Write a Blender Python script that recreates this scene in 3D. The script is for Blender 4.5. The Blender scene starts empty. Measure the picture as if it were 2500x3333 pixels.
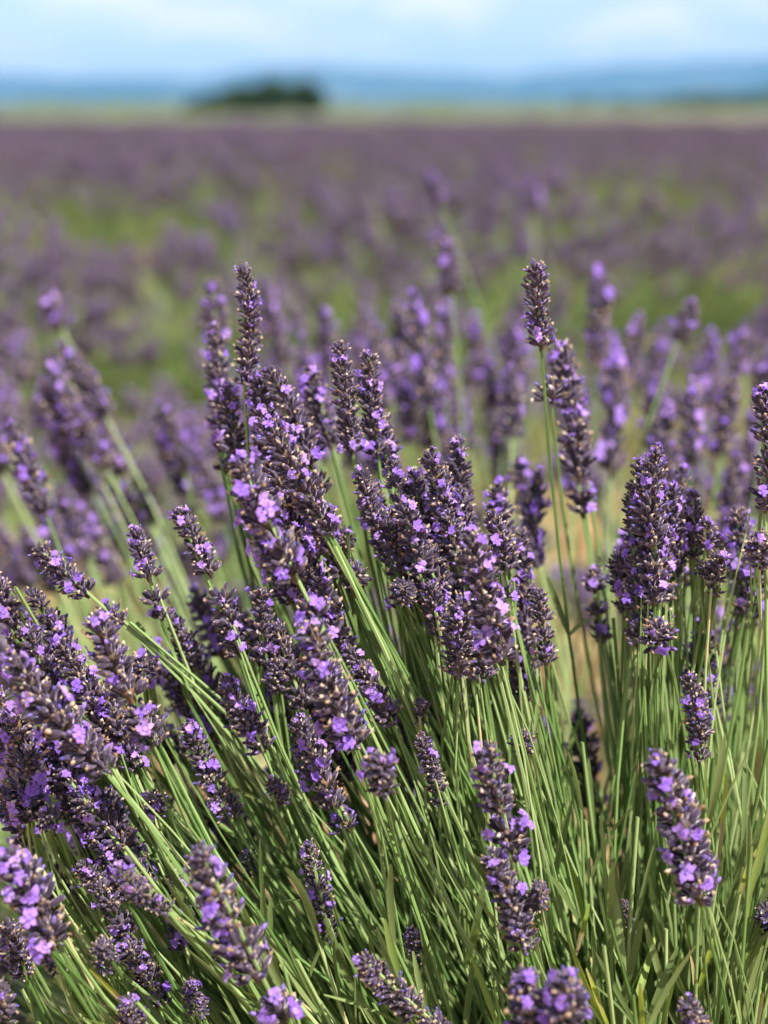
import bpy, math, random
import numpy as np
from mathutils import Matrix, Vector

random.seed(7)
rng = np.random.default_rng(7)
SC = bpy.context.scene
COL = SC.collection

# ------------------------------------------------------------------ camera, sky, sun, exposure
IMG_W, IMG_H, FPX = 2500.0, 3333.0, 5012.0
CAM_Z = 0.68
PITCH = math.atan((IMG_H / 2 - 345.0) / FPX)
cam_data = bpy.data.cameras.new('camera')
cam = bpy.data.objects.new('camera', cam_data)
COL.objects.link(cam)
cam.location = (0, 0, CAM_Z)
cam.rotation_euler = (math.pi / 2 - PITCH, 0, 0)
cam_data.sensor_fit = 'VERTICAL'
cam_data.sensor_height = 36.0
cam_data.lens = 36.0 * FPX / IMG_H
cam_data.clip_start = 0.02
cam_data.clip_end = 30000
cam_data.dof.use_dof = True
cam_data.dof.focus_distance = 0.555
cam_data.dof.aperture_fstop = cam_data.lens / 10.2
SC.camera = cam

SUN = Vector((0.38, -0.40, 0.84)).normalized()
SUN_EL = math.asin(SUN.z)
SUN_AZ = math.atan2(SUN.x, SUN.y)
world = bpy.data.worlds.new('World')
SC.world = world
world.use_nodes = True
wt = world.node_tree
for n in list(wt.nodes):
    wt.nodes.remove(n)
w_out = wt.nodes.new('ShaderNodeOutputWorld')
w_bg = wt.nodes.new('ShaderNodeBackground')
w_sky = wt.nodes.new('ShaderNodeTexSky')
w_sky.sky_type = 'NISHITA'
w_sky.sun_disc = False
w_sky.sun_elevation = SUN_EL
w_sky.sun_rotation = SUN_AZ
w_sky.altitude = 600
w_sky.air_density = 1.0
w_sky.dust_density = 0.3
w_sky.ozone_density = 1.0
w_bg.inputs['Strength'].default_value = 0.074
# thin fair-weather clouds all over the sky
w_tc = wt.nodes.new('ShaderNodeTexCoord')
w_map = wt.nodes.new('ShaderNodeMapping')
w_map.inputs['Location'].default_value = (0.12, 0.0, 0.35)
w_map.inputs['Scale'].default_value = (4.2, 4.2, 20.0)
w_noise = wt.nodes.new('ShaderNodeTexNoise')
w_noise.inputs['Scale'].default_value = 2.6
w_noise.inputs['Detail'].default_value = 5
w_noise.inputs['Roughness'].default_value = 0.55
w_ramp = wt.nodes.new('ShaderNodeValToRGB')
w_ramp.color_ramp.elements[0].position = 0.47
w_ramp.color_ramp.elements[0].color = (0.18, 0.18, 0.18, 1)
w_ramp.color_ramp.elements[1].position = 0.60
w_ramp.color_ramp.elements[1].color = (0.9, 0.9, 0.9, 1)
w_mix = wt.nodes.new('ShaderNodeMixRGB')
w_mix.inputs[2].default_value = (9.4, 8.9, 7.9, 1)
L = wt.links.new
L(w_tc.outputs['Generated'], w_map.inputs['Vector'])
L(w_map.outputs[0], w_noise.inputs['Vector'])
L(w_noise.outputs['Fac'], w_ramp.inputs[0])
L(w_ramp.outputs[0], w_mix.inputs[0])
L(w_sky.outputs[0], w_mix.inputs[1])
L(w_mix.outputs[0], w_bg.inputs['Color'])
L(w_bg.outputs[0], w_out.inputs['Surface'])

sun_data = bpy.data.lights.new('sun', 'SUN')
sun_data.energy = 5.0
sun_data.angle = math.radians(0.6)
sun_data.color = (1.0, 0.955, 0.89)
sun = bpy.data.objects.new('sun', sun_data)
COL.objects.link(sun)
sun.rotation_euler = SUN.to_track_quat('Z', 'Y').to_euler()
sun.location = (3, -2, 8)

SC.view_settings.view_transform = 'Standard'
SC.view_settings.look = 'None'
SC.view_settings.exposure = 0.96
SC.view_settings.gamma = 1.0
SC.render.engine = 'CYCLES'
SC.cycles.use_denoising = True
SC.cycles.max_bounces = 6
SC.cycles.diffuse_bounces = 3
SC.cycles.glossy_bounces = 2
SC.cycles.transmission_bounces = 3
SC.cycles.volume_bounces = 1
SC.cycles.use_adaptive_sampling = True
SC.cycles.adaptive_threshold = 0.015

# ------------------------------------------------------------------ helpers
CP, SP = math.cos(PITCH), math.sin(PITCH)


def P(px, py, d):
    """a point seen at photo pixel (px, py), d metres along the lens axis"""
    cx = (px - IMG_W / 2) / FPX * d
    cy = -(py - IMG_H / 2) / FPX * d
    return Vector((cx, d * CP + cy * SP, CAM_Z - d * SP + cy * CP))


def mat(name, rough=0.6, spec=0.3):
    m = bpy.data.materials.new(name)
    m.use_nodes = True
    nt = m.node_tree
    b = nt.nodes['Principled BSDF']
    b.inputs['Roughness'].default_value = rough
    b.inputs['Specular IOR Level'].default_value = spec
    return m, nt, b


def node(nt, t, **kw):
    n = nt.nodes.new(t)
    for k, v in kw.items():
        if k in n.inputs:
            n.inputs[k].default_value = v
        else:
            setattr(n, k, v)
    return n


def ramp(nt, stops):
    r = nt.nodes.new('ShaderNodeValToRGB')
    e = r.color_ramp.elements
    while len(e) < len(stops):
        e.new(0.5)
    for i, (p, c) in enumerate(stops):
        e[i].position = p
        e[i].color = (*c, 1)
    return r


def rnd_value(nt, noise_scale=None, amount=0.3):
    """per-piece random value + per-object random (+ noise), wrapped to 0..1"""
    a = node(nt, 'ShaderNodeAttribute', attribute_name='rnd')
    o = nt.nodes.new('ShaderNodeObjectInfo')
    s = node(nt, 'ShaderNodeMath', operation='ADD')
    nt.links.new(a.outputs['Fac'], s.inputs[0])
    nt.links.new(o.outputs['Random'], s.inputs[1])
    f = node(nt, 'ShaderNodeMath', operation='FRACT')
    nt.links.new(s.outputs[0], f.inputs[0])
    out = f.outputs[0]
    if noise_scale:
        tc = nt.nodes.new('ShaderNodeTexCoord')
        nz = node(nt, 'ShaderNodeTexNoise', Scale=noise_scale, Detail=3.0)
        nt.links.new(tc.outputs['Object'], nz.inputs['Vector'])
        mm = node(nt, 'ShaderNodeMath', operation='MULTIPLY_ADD')
        nt.links.new(nz.outputs['Fac'], mm.inputs[0])
        mm.inputs[1].default_value = amount * 2
        mm.inputs[2].default_value = -amount
        ad = node(nt, 'ShaderNodeMath', operation='ADD')
        ad.use_clamp = True
        nt.links.new(mm.outputs[0], ad.inputs[0])
        nt.links.new(out, ad.inputs[1])
        out = ad.outputs[0]
    return out


def grad_value(nt):
    return node(nt, 'ShaderNodeAttribute', attribute_name='grad').outputs['Fac']


def translucent(nt, b, col_socket, amount):
    out = nt.nodes['Material Output']
    t = nt.nodes.new('ShaderNodeBsdfTranslucent')
    nt.links.new(col_socket, t.inputs['Color'])
    mx = nt.nodes.new('ShaderNodeMixShader')
    mx.inputs[0].default_value = amount
    nt.links.new(b.outputs[0], mx.inputs[1])
    nt.links.new(t.outputs[0], mx.inputs[2])
    nt.links.new(mx.outputs[0], out.inputs['Surface'])


# --- plant materials
M_CALYX, nt, b = mat('calyx_velvet', 0.75, 0.2)
rv = rnd_value(nt, 500, 0.25)
r1 = ramp(nt, [(0.0, (0.023, 0.015, 0.031)), (0.5, (0.046, 0.032, 0.062)), (0.85, (0.077, 0.056, 0.099)), (1.0, (0.125, 0.097, 0.145))])
nt.links.new(rv, r1.inputs[0])
mx = node(nt, 'ShaderNodeMixRGB', blend_type='MIX')
gr = ramp(nt, [(0.0, (0.55, 0.55, 0.55)), (0.35, (0, 0, 0))])
nt.links.new(grad_value(nt), gr.inputs[0])
nt.links.new(gr.outputs[0], mx.inputs[0])
nt.links.new(r1.outputs[0], mx.inputs[1])
mx.inputs[2].default_value = (0.062, 0.066, 0.05, 1)
nt.links.new(mx.outputs[0], b.inputs['Base Color'])
b.inputs['Sheen Weight'].default_value = 0.8
b.inputs['Sheen Roughness'].default_value = 0.45
b.inputs['Sheen Tint'].default_value = (0.72, 0.58, 0.70, 1)

M_WITHER, nt, b = mat('withered_petal', 0.85, 0.1)
r1 = ramp(nt, [(0.0, (0.20, 0.11, 0.07)), (0.35, (0.44, 0.30, 0.19)), (0.8, (0.62, 0.48, 0.35)), (1.0, (0.70, 0.61, 0.52))])
nt.links.new(rnd_value(nt, 700, 0.2), r1.inputs[0])
nt.links.new(r1.outputs[0], b.inputs['Base Color'])
translucent(nt, b, r1.outputs[0], 0.25)

M_BUD, nt, b = mat('flower_bud', 0.55, 0.25)
r1 = ramp(nt, [(0.0, (0.05, 0.04, 0.16)), (0.6, (0.13, 0.09, 0.33)), (1.0, (0.27, 0.17, 0.52))])
nt.links.new(rnd_value(nt), r1.inputs[0])
nt.links.new(r1.outputs[0], b.inputs['Base Color'])

M_BRACT, nt, b = mat('bract', 0.8, 0.15)
r1 = ramp(nt, [(0.0, (0.05, 0.04, 0.035)), (0.6, (0.10, 0.075, 0.05)), (1.0, (0.19, 0.11, 0.06))])
nt.links.new(rnd_value(nt, 400, 0.2), r1.inputs[0])
nt.links.new(r1.outputs[0], b.inputs['Base Color'])

M_FLORET, nt, b = mat('violet_petal', 0.6, 0.2)
r1 = ramp(nt, [(0.0, (0.28, 0.135, 0.68)), (0.5, (0.39, 0.205, 0.78)), (0.85, (0.52, 0.31, 0.83)), (1.0, (0.57, 0.33, 0.77))])
nt.links.new(rnd_value(nt, 400, 0.15), r1.inputs[0])
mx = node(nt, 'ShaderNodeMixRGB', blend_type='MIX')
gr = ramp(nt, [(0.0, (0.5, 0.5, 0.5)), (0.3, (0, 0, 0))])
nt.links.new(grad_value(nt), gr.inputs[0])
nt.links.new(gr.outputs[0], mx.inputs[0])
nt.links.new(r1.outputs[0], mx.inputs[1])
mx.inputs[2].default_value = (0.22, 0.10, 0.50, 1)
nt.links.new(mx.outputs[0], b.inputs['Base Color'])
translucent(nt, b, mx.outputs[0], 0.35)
b.inputs['Sheen Weight'].default_value = 0.2

M_STEM, nt, b = mat('green_stem', 0.5, 0.35)
r1 = ramp(nt, [(0.0, (0.068, 0.14, 0.03)), (0.4, (0.165, 0.26, 0.075)), (0.8, (0.275, 0.375, 0.14)), (0.985, (0.36, 0.44, 0.19)), (1.0, (0.50, 0.43, 0.22))])
nt.links.new(rnd_value(nt, 60, 0.14), r1.inputs[0])
nt.links.new(r1.outputs[0], b.inputs['Base Color'])

M_LEAF, nt, b = mat('narrow_leaf', 0.5, 0.35)
r1 = ramp(nt, [(0.0, (0.10, 0.145, 0.045)), (0.45, (0.175, 0.24, 0.08)), (0.8, (0.26, 0.33, 0.12)), (0.94, (0.26, 0.36, 0.07)), (0.975, (0.42, 0.46, 0.06)), (1.0, (0.42, 0.33, 0.17))])
nt.links.new(rnd_value(nt, 50, 0.12), r1.inputs[0])
nt.links.new(r1.outputs[0], b.inputs['Base Color'])
translucent(nt, b, r1.outputs[0], 0.35)

PLANT_MATS = [M_CALYX, M_WITHER, M_BUD, M_BRACT, M_FLORET, M_STEM, M_LEAF]
CALYX, WITHER, BUD, BRACT, FLORET, STEM, LEAF = range(7)


class MB:
    """collects vertices and faces in numpy and links them as one mesh"""

    def __init__(s):
        s.v, s.r, s.g, s.f3, s.m3, s.f4, s.m4, s.n = [], [], [], [], [], [], [], 0

    def add(s, v, f3=None, f4=None, m=0, r=0.0, g=1.0, m3=None, m4=None):
        v = np.asarray(v, dtype=np.float32).reshape(-1, 3)
        n = len(v)
        s.v.append(v)
        s.r.append(np.broadcast_to(np.asarray(r, dtype=np.float32), (n,)))
        s.g.append(np.broadcast_to(np.asarray(g, dtype=np.float32), (n,)))
        if f3 is not None and len(f3):
            f3 = np.asarray(f3, dtype=np.int32)
            s.f3.append(f3 + s.n)
            s.m3.append(np.full(len(f3), m, dtype=np.int32) if m3 is None else m3)
        if f4 is not None and len(f4):
            f4 = np.asarray(f4, dtype=np.int32)
            s.f4.append(f4 + s.n)
            s.m4.append(np.full(len(f4), m, dtype=np.int32) if m4 is None else m4)
        s.n += n

    def pack(s):
        """a template: one set of arrays"""
        c = lambda a, sh, t: np.concatenate(a) if a else np.zeros(sh, dtype=t)
        return dict(v=c(s.v, (0, 3), np.float32), r=c(s.r, (0,), np.float32), g=c(s.g, (0,), np.float32),
                    f3=c(s.f3, (0, 3), np.int32), m3=c(s.m3, (0,), np.int32),
                    f4=c(s.f4, (0, 4), np.int32), m4=c(s.m4, (0,), np.int32))

    def stamp(s, T, mats, rnds=None):
        """copies of template T under the 4x4 matrices mats"""
        Ms = np.asarray(mats, dtype=np.float32).reshape(-1, 4, 4)
        k, n = len(Ms), len(T['v'])
        if k == 0:
            return
        v = np.einsum('kij,nj->kni', Ms[:, :3, :3], T['v']) + Ms[:, None, :3, 3]
        r = np.broadcast_to(T['r'], (k, n))
        if rnds is not None:
            r = np.mod(r + np.asarray(rnds, dtype=np.float32)[:, None], 1.0)
        off = (np.arange(k, dtype=np.int32) * n)[:, None, None]
        s.add(v.reshape(-1, 3), (T['f3'][None] + off).reshape(-1, 3), (T['f4'][None] + off).reshape(-1, 4),
              r=r.reshape(-1), g=np.tile(T['g'], k), m3=np.tile(T['m3'], k), m4=np.tile(T['m4'], k))

    def mesh(s, name, mats=PLANT_MATS, smooth=True):
        T = s.pack()
        me = bpy.data.meshes.new(name)
        n3, n4 = len(T['f3']), len(T['f4'])
        me.vertices.add(len(T['v']))
        me.vertices.foreach_set('co', T['v'].reshape(-1))
        me.loops.add(n3 * 3 + n4 * 4)
        me.loops.foreach_set('vertex_index', np.concatenate([T['f3'].reshape(-1), T['f4'].reshape(-1)]).astype(np.int32))
        me.polygons.add(n3 + n4)
        starts = np.concatenate([np.arange(n3) * 3, n3 * 3 + np.arange(n4) * 4]).astype(np.int32)
        me.polygons.foreach_set('loop_start', starts)
        me.polygons.foreach_set('material_index', np.concatenate([T['m3'], T['m4']]).astype(np.int32))
        me.polygons.foreach_set('use_smooth', np.full(n3 + n4, smooth))
        a = me.attributes.new('rnd', 'FLOAT', 'POINT')
        a.data.foreach_set('value', np.ascontiguousarray(T['r'], dtype=np.float32))
        a = me.attributes.new('grad', 'FLOAT', 'POINT')
        a.data.foreach_set('value', np.ascontiguousarray(T['g'], dtype=np.float32))
        for m in mats:
            me.materials.append(m)
        me.update(calc_edges=True)
        return me

    def obj(s, name, parent=None, mats=PLANT_MATS, smooth=True):
        return link(name, s.mesh(name, mats, smooth), parent)


def link(name, data, parent=None, M=None):
    o = bpy.data.objects.new(name, data)
    COL.objects.link(o)
    o.parent = parent
    if M is not None:
        o.matrix_basis = M
    return o


def tag(o, label=None, cat=None, group=None, kind=None):
    if label:
        o['label'] = label
    if cat:
        o['category'] = cat
    if group:
        o['group'] = group
    if kind:
        o['kind'] = kind
    return o


def thing(name, loc, label, cat, group=None):
    o = link(name, None)
    o.empty_display_size = 0.02
    o.location = loc
    return tag(o, label, cat, group)


def frame(z, roll=0.0):
    """rotation with local Z along z and a given roll"""
    z = Vector(z).normalized()
    return z.to_track_quat('Z', 'Y').to_matrix() @ Matrix.Rotation(roll, 3, 'Z')


def mtx(loc, rot3, s=1.0):
    M = (rot3 * s).to_4x4()
    M.translation = loc
    return M


def tubes(mb, paths, radii, sides=4, m=STEM, rnds=None, ridge=0.0):
    """paths (N,K,3), radii (N,K): N tubes in one go"""
    p = np.asarray(paths, dtype=np.float64)
    N, K, _ = p.shape
    rad = np.broadcast_to(np.asarray(radii, dtype=np.float64), (N, K))
    t = np.gradient(p, axis=1)
    t /= np.linalg.norm(t, axis=2, keepdims=True) + 1e-12
    ref = np.array([0.31, 0.94, 0.12])
    u = np.cross(t, ref)
    u /= np.linalg.norm(u, axis=2, keepdims=True) + 1e-9
    w = np.cross(t, u)
    ph = rng.uniform(0, 2 * np.pi, N)
    ang = ph[:, None] + np.arange(sides)[None] * 2 * np.pi / sides
    rr = 1.0 + ridge * ((np.arange(sides) % 2) * -2 + 1)
    c, sn = np.cos(ang) * rr, np.sin(ang) * rr
    v = p[:, :, None, :] + rad[:, :, None, None] * (c[:, None, :, None] * u[:, :, None, :] + sn[:, None, :, None] * w[:, :, None, :])
    k, j = np.meshgrid(np.arange(K - 1), np.arange(sides), indexing='ij')
    a = k * sides + j
    b_ = k * sides + (j + 1) % sides
    q = np.stack([a, b_, b_ + sides, a + sides], -1).reshape(-1, 4)
    off = (np.arange(N) * K * sides)[:, None, None]
    if rnds is None:
        rnds = rng.uniform(0, 1, N)
    mb.add(v.reshape(-1, 3), f4=(q[None] + off).reshape(-1, 4), m=m, r=np.repeat(rnds, K * sides))


def leaves(mb, bases, dirs, lengths, widths, rnds, seg=5, curl=0.25):
    """narrow folded leaves with rounded tips"""
    N = len(bases)
    d = dirs / (np.linalg.norm(dirs, axis=1, keepdims=True) + 1e-9)
    side = np.cross(d, np.array([0.2, 0.9, 0.35]) + rng.normal(0, .8, (N, 3)))
    side /= np.linalg.norm(side, axis=1, keepdims=True) + 1e-9
    nrm = np.cross(d, side)
    f = np.linspace(0, 1, seg + 1)
    prof = np.array([0.45, 0.8, 1.0, 1.0, 0.88, 0.35]) if seg == 5 else np.interp(f, [0, .4, .8, 1], [.45, 1, .9, .3])
    cv = rng.normal(0, curl, N)
    c = bases[:, None] + d[:, None] * (f[None, :, None] * lengths[:, None, None]) + nrm[:, None] * (cv[:, None] * lengths[:, None] * (f ** 2)[None])[:, :, None]
    hw = (widths[:, None] * prof[None] * 0.5)[:, :, None]
    fold = nrm[:, None] * hw * 0.45
    V = np.stack([c - side[:, None] * hw + fold, c, c + side[:, None] * hw + fold], 2)
    K = seg + 1
    k, j = np.meshgrid(np.arange(seg), np.arange(2), indexing='ij')
    a = k * 3 + j
    q = np.stack([a, a + 1, a + 4, a + 3], -1).reshape(-1, 4)
    off = (np.arange(N) * K * 3)[:, None, None]
    mb.add(V.reshape(-1, 3), f4=(q[None] + off).reshape(-1, 4), m=LEAF, r=np.repeat(rnds, K * 3))


def bez(p0, p1, p2, p3, K):
    t = np.linspace(0, 1, K)[:, None]
    p0, p1, p2, p3 = (np.array(q, dtype=float) for q in (p0, p1, p2, p3))
    return (1 - t) ** 3 * p0 + 3 * (1 - t) ** 2 * t * p1 + 3 * (1 - t) * t ** 2 * p2 + t ** 3 * p3


def lathe(mb, prof, sides, m, r=0.0, rib=0.0, cap=True, jitter=0.0, bend=0.0):
    pr = np.array(prof, dtype=float)
    K = len(pr)
    ang = np.arange(sides) * 2 * np.pi / sides
    rr = pr[:, 1][:, None] * (1 + rib * (np.arange(sides) % 2 * 2 - 1))[None]
    v = np.stack([rr * np.cos(ang), rr * np.sin(ang), np.repeat(pr[:, 0][:, None], sides, 1)], -1)
    if jitter:
        v += rng.normal(0, jitter, v.shape)
    if bend:
        v[..., 0] += bend * (pr[:, 0][:, None] ** 2)
    k, j = np.meshgrid(np.arange(K - 1), np.arange(sides), indexing='ij')
    a = k * sides + j
    b_ = k * sides + (j + 1) % sides
    q = np.stack([a, b_, b_ + sides, a + sides], -1).reshape(-1, 4)
    g = np.repeat((pr[:, 0] - pr[0, 0]) / (pr[-1, 0] - pr[0, 0] + 1e-9), sides)
    f3 = None
    if cap:
        e = (K - 1) * sides
        f3 = [(e, e + i, e + i + 1) for i in range(1, sides - 1)]
    mb.add(v.reshape(-1, 3), f3=f3, f4=q, m=m, r=r, g=g)


# ------------------------------------------------------------------ small pieces of a lavender flower (metres)
def lobe(mb, ang, r0, length, width, lift, curl, m, r, jit=0.0, nu=3, nv=4):
    """one petal lobe growing out from the tube mouth at angle ang"""
    us = np.linspace(-1, 1, nu)
    vs = np.linspace(0, 1, nv)
    ca, sa = math.cos(ang), math.sin(ang)
    V, G = [], []
    for v in vs:
        wv = width * (0.42 + 0.72 * math.sin(math.pi * (0.12 + 0.80 * v))) * (1 if v < 0.99 else 0.62)
        for u in us:
            rad = r0 + length * v * (1 - 0.12 * u * u)
            side = u * wv * 0.5
            z = lift * v - curl * v * v + 0.10 * width * u * u
            V.append((ca * rad - sa * side, sa * rad + ca * side, z))
            G.append(v)
    V = np.array(V)
    if jit:
        V += rng.normal(0, jit, V.shape)
    q = [(j * nu + i, j * nu + i + 1, (j + 1) * nu + i + 1, (j + 1) * nu + i) for j in range(nv - 1) for i in range(nu - 1)]
    mb.add(V, f4=q, m=m, r=r, g=np.array(G))


def make_floret(detail=True):
    """open flower: tube, two-lobed upper lip (+Y), three-lobed lower lip; faces +Z"""
    mb = MB()
    mm = 0.001
    r = random.random() * 0.4
    lathe(mb, [(-2.6 * mm, 0.55 * mm), (-0.8 * mm, 0.95 * mm), (0.15 * mm, 1.3 * mm), (0.05 * mm, 0.5 * mm)], 6 if detail else 4, FLORET, r, cap=True)
    nu, nv = (3, 4) if detail else (2, 3)
    for a in (68, 112):
        lobe(mb, math.radians(a + random.uniform(-7, 7)), 1.0 * mm, random.uniform(2.8, 4.2) * mm, random.uniform(2.4, 3.3) * mm, random.uniform(1.2, 2.8) * mm,
             random.uniform(0.2, 2.0) * mm, FLORET, r + random.uniform(0, .15), 0.24 * mm, nu, nv)
    for a in (195, 270, 345):
        lobe(mb, math.radians(a + random.uniform(-9, 9)), 1.0 * mm, random.uniform(1.8, 3.1) * mm, random.uniform(1.8, 2.5) * mm, random.uniform(0.2, 1.5) * mm,
             random.uniform(0.6, 2.2) * mm, FLORET, r + random.uniform(0, .15), 0.24 * mm, nu, nv)
    return mb.pack()


def make_wither():
    """shrivelled tan corolla sitting in a calyx mouth"""
    mb = MB()
    mm = 0.001
    r = random.random()
    n = 5
    ring0 = np.array([(0.55 * math.cos(i * 2 * math.pi / n), 0.55 * math.sin(i * 2 * math.pi / n), -0.5) for i in range(n)])
    ring1 = np.array([(random.uniform(0.5, 1.0) * math.cos(i * 2 * math.pi / n), random.uniform(0.5, 1.0) * math.sin(i * 2 * math.pi / n), random.uniform(0.4, 1.1)) for i in range(n)])
    ring2 = np.array([(random.uniform(0.7, 1.7) * math.cos(i * 2 * math.pi / n + .4), random.uniform(0.7, 1.7) * math.sin(i * 2 * math.pi / n + .4), random.uniform(0.5, 1.9)) for i in range(n)])
    ring2[::2] *= np.array([0.3, 0.3, 1.25])
    ring2[1::2] *= np.array([1.15, 1.15, 0.8])
    top = np.array([[random.uniform(-.5, .5), random.uniform(-.5, .5), random.uniform(0.9, 1.6)]])
    V = np.concatenate([ring0, ring1, ring2, top]) * mm
    q = [(k * n + i, k * n + (i + 1) % n, (k + 1) * n + (i + 1) % n, (k + 1) * n + i) for k in range(2) for i in range(n)]
    mb.add(V, f4=q, f3=[(2 * n + i, 2 * n + (i + 1) % n, 3 * n) for i in range(n)], m=WITHER, r=r)
    return mb.pack()


def make_calyx(kind, sides=6):
    """ribbed velvety tube along +Z, about 6 mm, with a bud, a shrivelled petal or an open mouth"""
    mb = MB()
    mm = 0.001
    ln = random.uniform(5.2, 6.6)
    w = random.uniform(1.05, 1.26)
    prof = [(0, 0.40), (0.2, 0.80), (0.5, 1.0), (0.8, 0.94), (0.95, 0.64), (1.02, 0.25)]
    lathe(mb, [(z * ln * mm, rr * w * mm) for z, rr in prof], sides, CALYX, random.random() * 0.5, rib=0.10, cap=True,
          jitter=0.05 * mm, bend=random.uniform(-8, 8))
    if kind == 'wither':
        T = make_wither()
        s = random.uniform(0.65, 1.2)
        mb.stamp(T, [np.array(mtx(Vector((0, 0, ln * mm * 0.99)), Matrix.Rotation(random.uniform(-.6, .6), 3, 'X') @ Matrix.Rotation(random.uniform(0, 6), 3, 'Z'), s))])
    elif kind == 'bud':
        b2 = MB()
        lathe(b2, [(0, 0.6 * mm), (0.9 * mm, 0.85 * mm), (1.8 * mm, 0.6 * mm), (2.3 * mm, 0.15 * mm)], 5, BUD, random.random())
        mb.stamp(b2.pack(), [np.array(Matrix.Translation((0, 0, ln * mm * 0.95)))])
    return mb.pack()


random.seed(11)
CAL_KINDS = ['wither'] * 6 + ['plain'] * 6 + ['bud'] * 2
CAL_T = [make_calyx(k) for k in CAL_KINDS]
FLO_T = [make_floret() for _ in range(7)]
FLO_LO = [make_floret(False) for _ in range(4)]


def mesh_of(T, name):
    mb = MB()
    mb.stamp(T, [np.eye(4)])
    return mb.mesh(name)


CAL_ME = [mesh_of(T, 'calyx') for T in CAL_T]
FLO_ME = [mesh_of(T, 'floret') for T in FLO_T]


def make_bract():
    mb = MB()
    lobe(mb, 0.0, 0.0012, 0.0042, 0.0034, 0.0022, -0.0010, BRACT, random.random() * 0.6, 0.0001)
    return mb.pack()


BRACT_T = [make_bract() for _ in range(3)]


class Whorl:
    """one ring of the spike: where its calyces sit; core = stem piece and bracts"""

    def __init__(s, top=False):
        s.items = []
        n = random.randint(7, 9) if top else random.randint(17, 21)
        ph = random.uniform(0, 6.28)
        for i in range(n):
            layer = i % 2 if i % 5 else 2
            a = ph + i * 2 * math.pi / n + random.uniform(-.22, .22)
            tilt = math.radians(random.uniform(14, 30) if top else (random.uniform(40, 58) if layer == 0 else random.uniform(16, 34) if layer == 1 else random.uniform(56, 72)))
            z0 = (0.0 if layer != 1 else 0.0016) + random.uniform(-.0007, .0007)
            ax = Vector((math.cos(a) * math.sin(tilt), math.sin(a) * math.sin(tilt), math.cos(tilt)))
            pos = Vector((math.cos(a), math.sin(a), 0)) * ((0.0007 if top else 0.0027) if layer != 1 else 0.0013) + Vector((0, 0, z0 - (0.0006 if layer == 2 else 0)))
            k = random.randrange(len(CAL_T))
            if top and CAL_KINDS[k] == 'wither' and random.random() < .6:
                k = random.choice([6, 7, 8, 9, 12, 13])
            s.items.append((k, mtx(pos, frame(ax, random.uniform(0, 6.28)), random.uniform(0.74, 0.96)), ax))
        mb = MB()
        lathe(mb, [(-0.0035, 0.0009), (-0.0005, 0.0016), (0.0012, 0.0026), (0.0035, 0.0010)], 5, BRACT, random.random())
        for i in range(2):
            mb.stamp(random.choice(BRACT_T), [np.array(Matrix.Translation((0, 0, -0.001)) @ Matrix.Rotation(ph + i * 1.57 + .4, 4, 'Z'))])
        s.core_T = mb.pack()
        s.core_me = mesh_of(s.core_T, 'whorl')
        mb = MB()
        mb.stamp(s.core_T, [np.eye(4)])
        for k, M, ax in s.items:
            mb.stamp(CAL_T[k], [np.array(M)], [random.random()])
        s.full_T = mb.pack()
        s.full_me = mesh_of(s.full_T, 'whorl')


WH = [Whorl() for _ in range(16)]
WT = [Whorl(True) for _ in range(5)]


def floret_matrix(M, ax, face_up=0.25):
    """an open flower at the mouth of the calyx placed by M"""
    p = M @ Vector((0, 0, 0.0074))
    z = (ax + Vector((ax.x, ax.y, 0)) * 0.45).normalized()
    up = Vector((0, 0, 1))
    x = up.cross(z)
    if x.length < 1e-3:
        x = Vector((1, 0, 0))
    x.normalize()
    y = z.cross(x)
    R = Matrix((x, y, z)).transposed()
    R = R @ Matrix.Rotation(random.uniform(-.7, .7), 3, 'Z') @ Matrix.Rotation(random.uniform(-.6, .4), 3, 'X') @ Matrix.Rotation(random.uniform(-.6, .6), 3, 'Y')
    return mtx(p, R, random.uniform(0.60, 0.90))


CROWN = P(2185, 4600, 0.65)


def spike_rings(n, gap=None):
    """fractions along the spike (0 tip .. 1 base) of the rings"""
    ts = [(i + 0.15) / (n - 0.6) for i in range(n)]
    ts = [min(1.0, t ** 1.08) for t in ts]
    return ts


def stalk_path(base, axis, root, K=14, wob=0.006):
    Lr = (Vector(root) - Vector(base)).length
    c1 = Vector(base) + Vector(axis) * Lr * 0.36
    out = (Vector(base) - Vector(root)).normalized()
    c2 = Vector(root) + out * Lr * 0.3 + Vector((random.uniform(-wob, wob), random.uniform(-wob, wob), 0.01))
    return bez(base, c1, c2, root, K)


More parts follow.
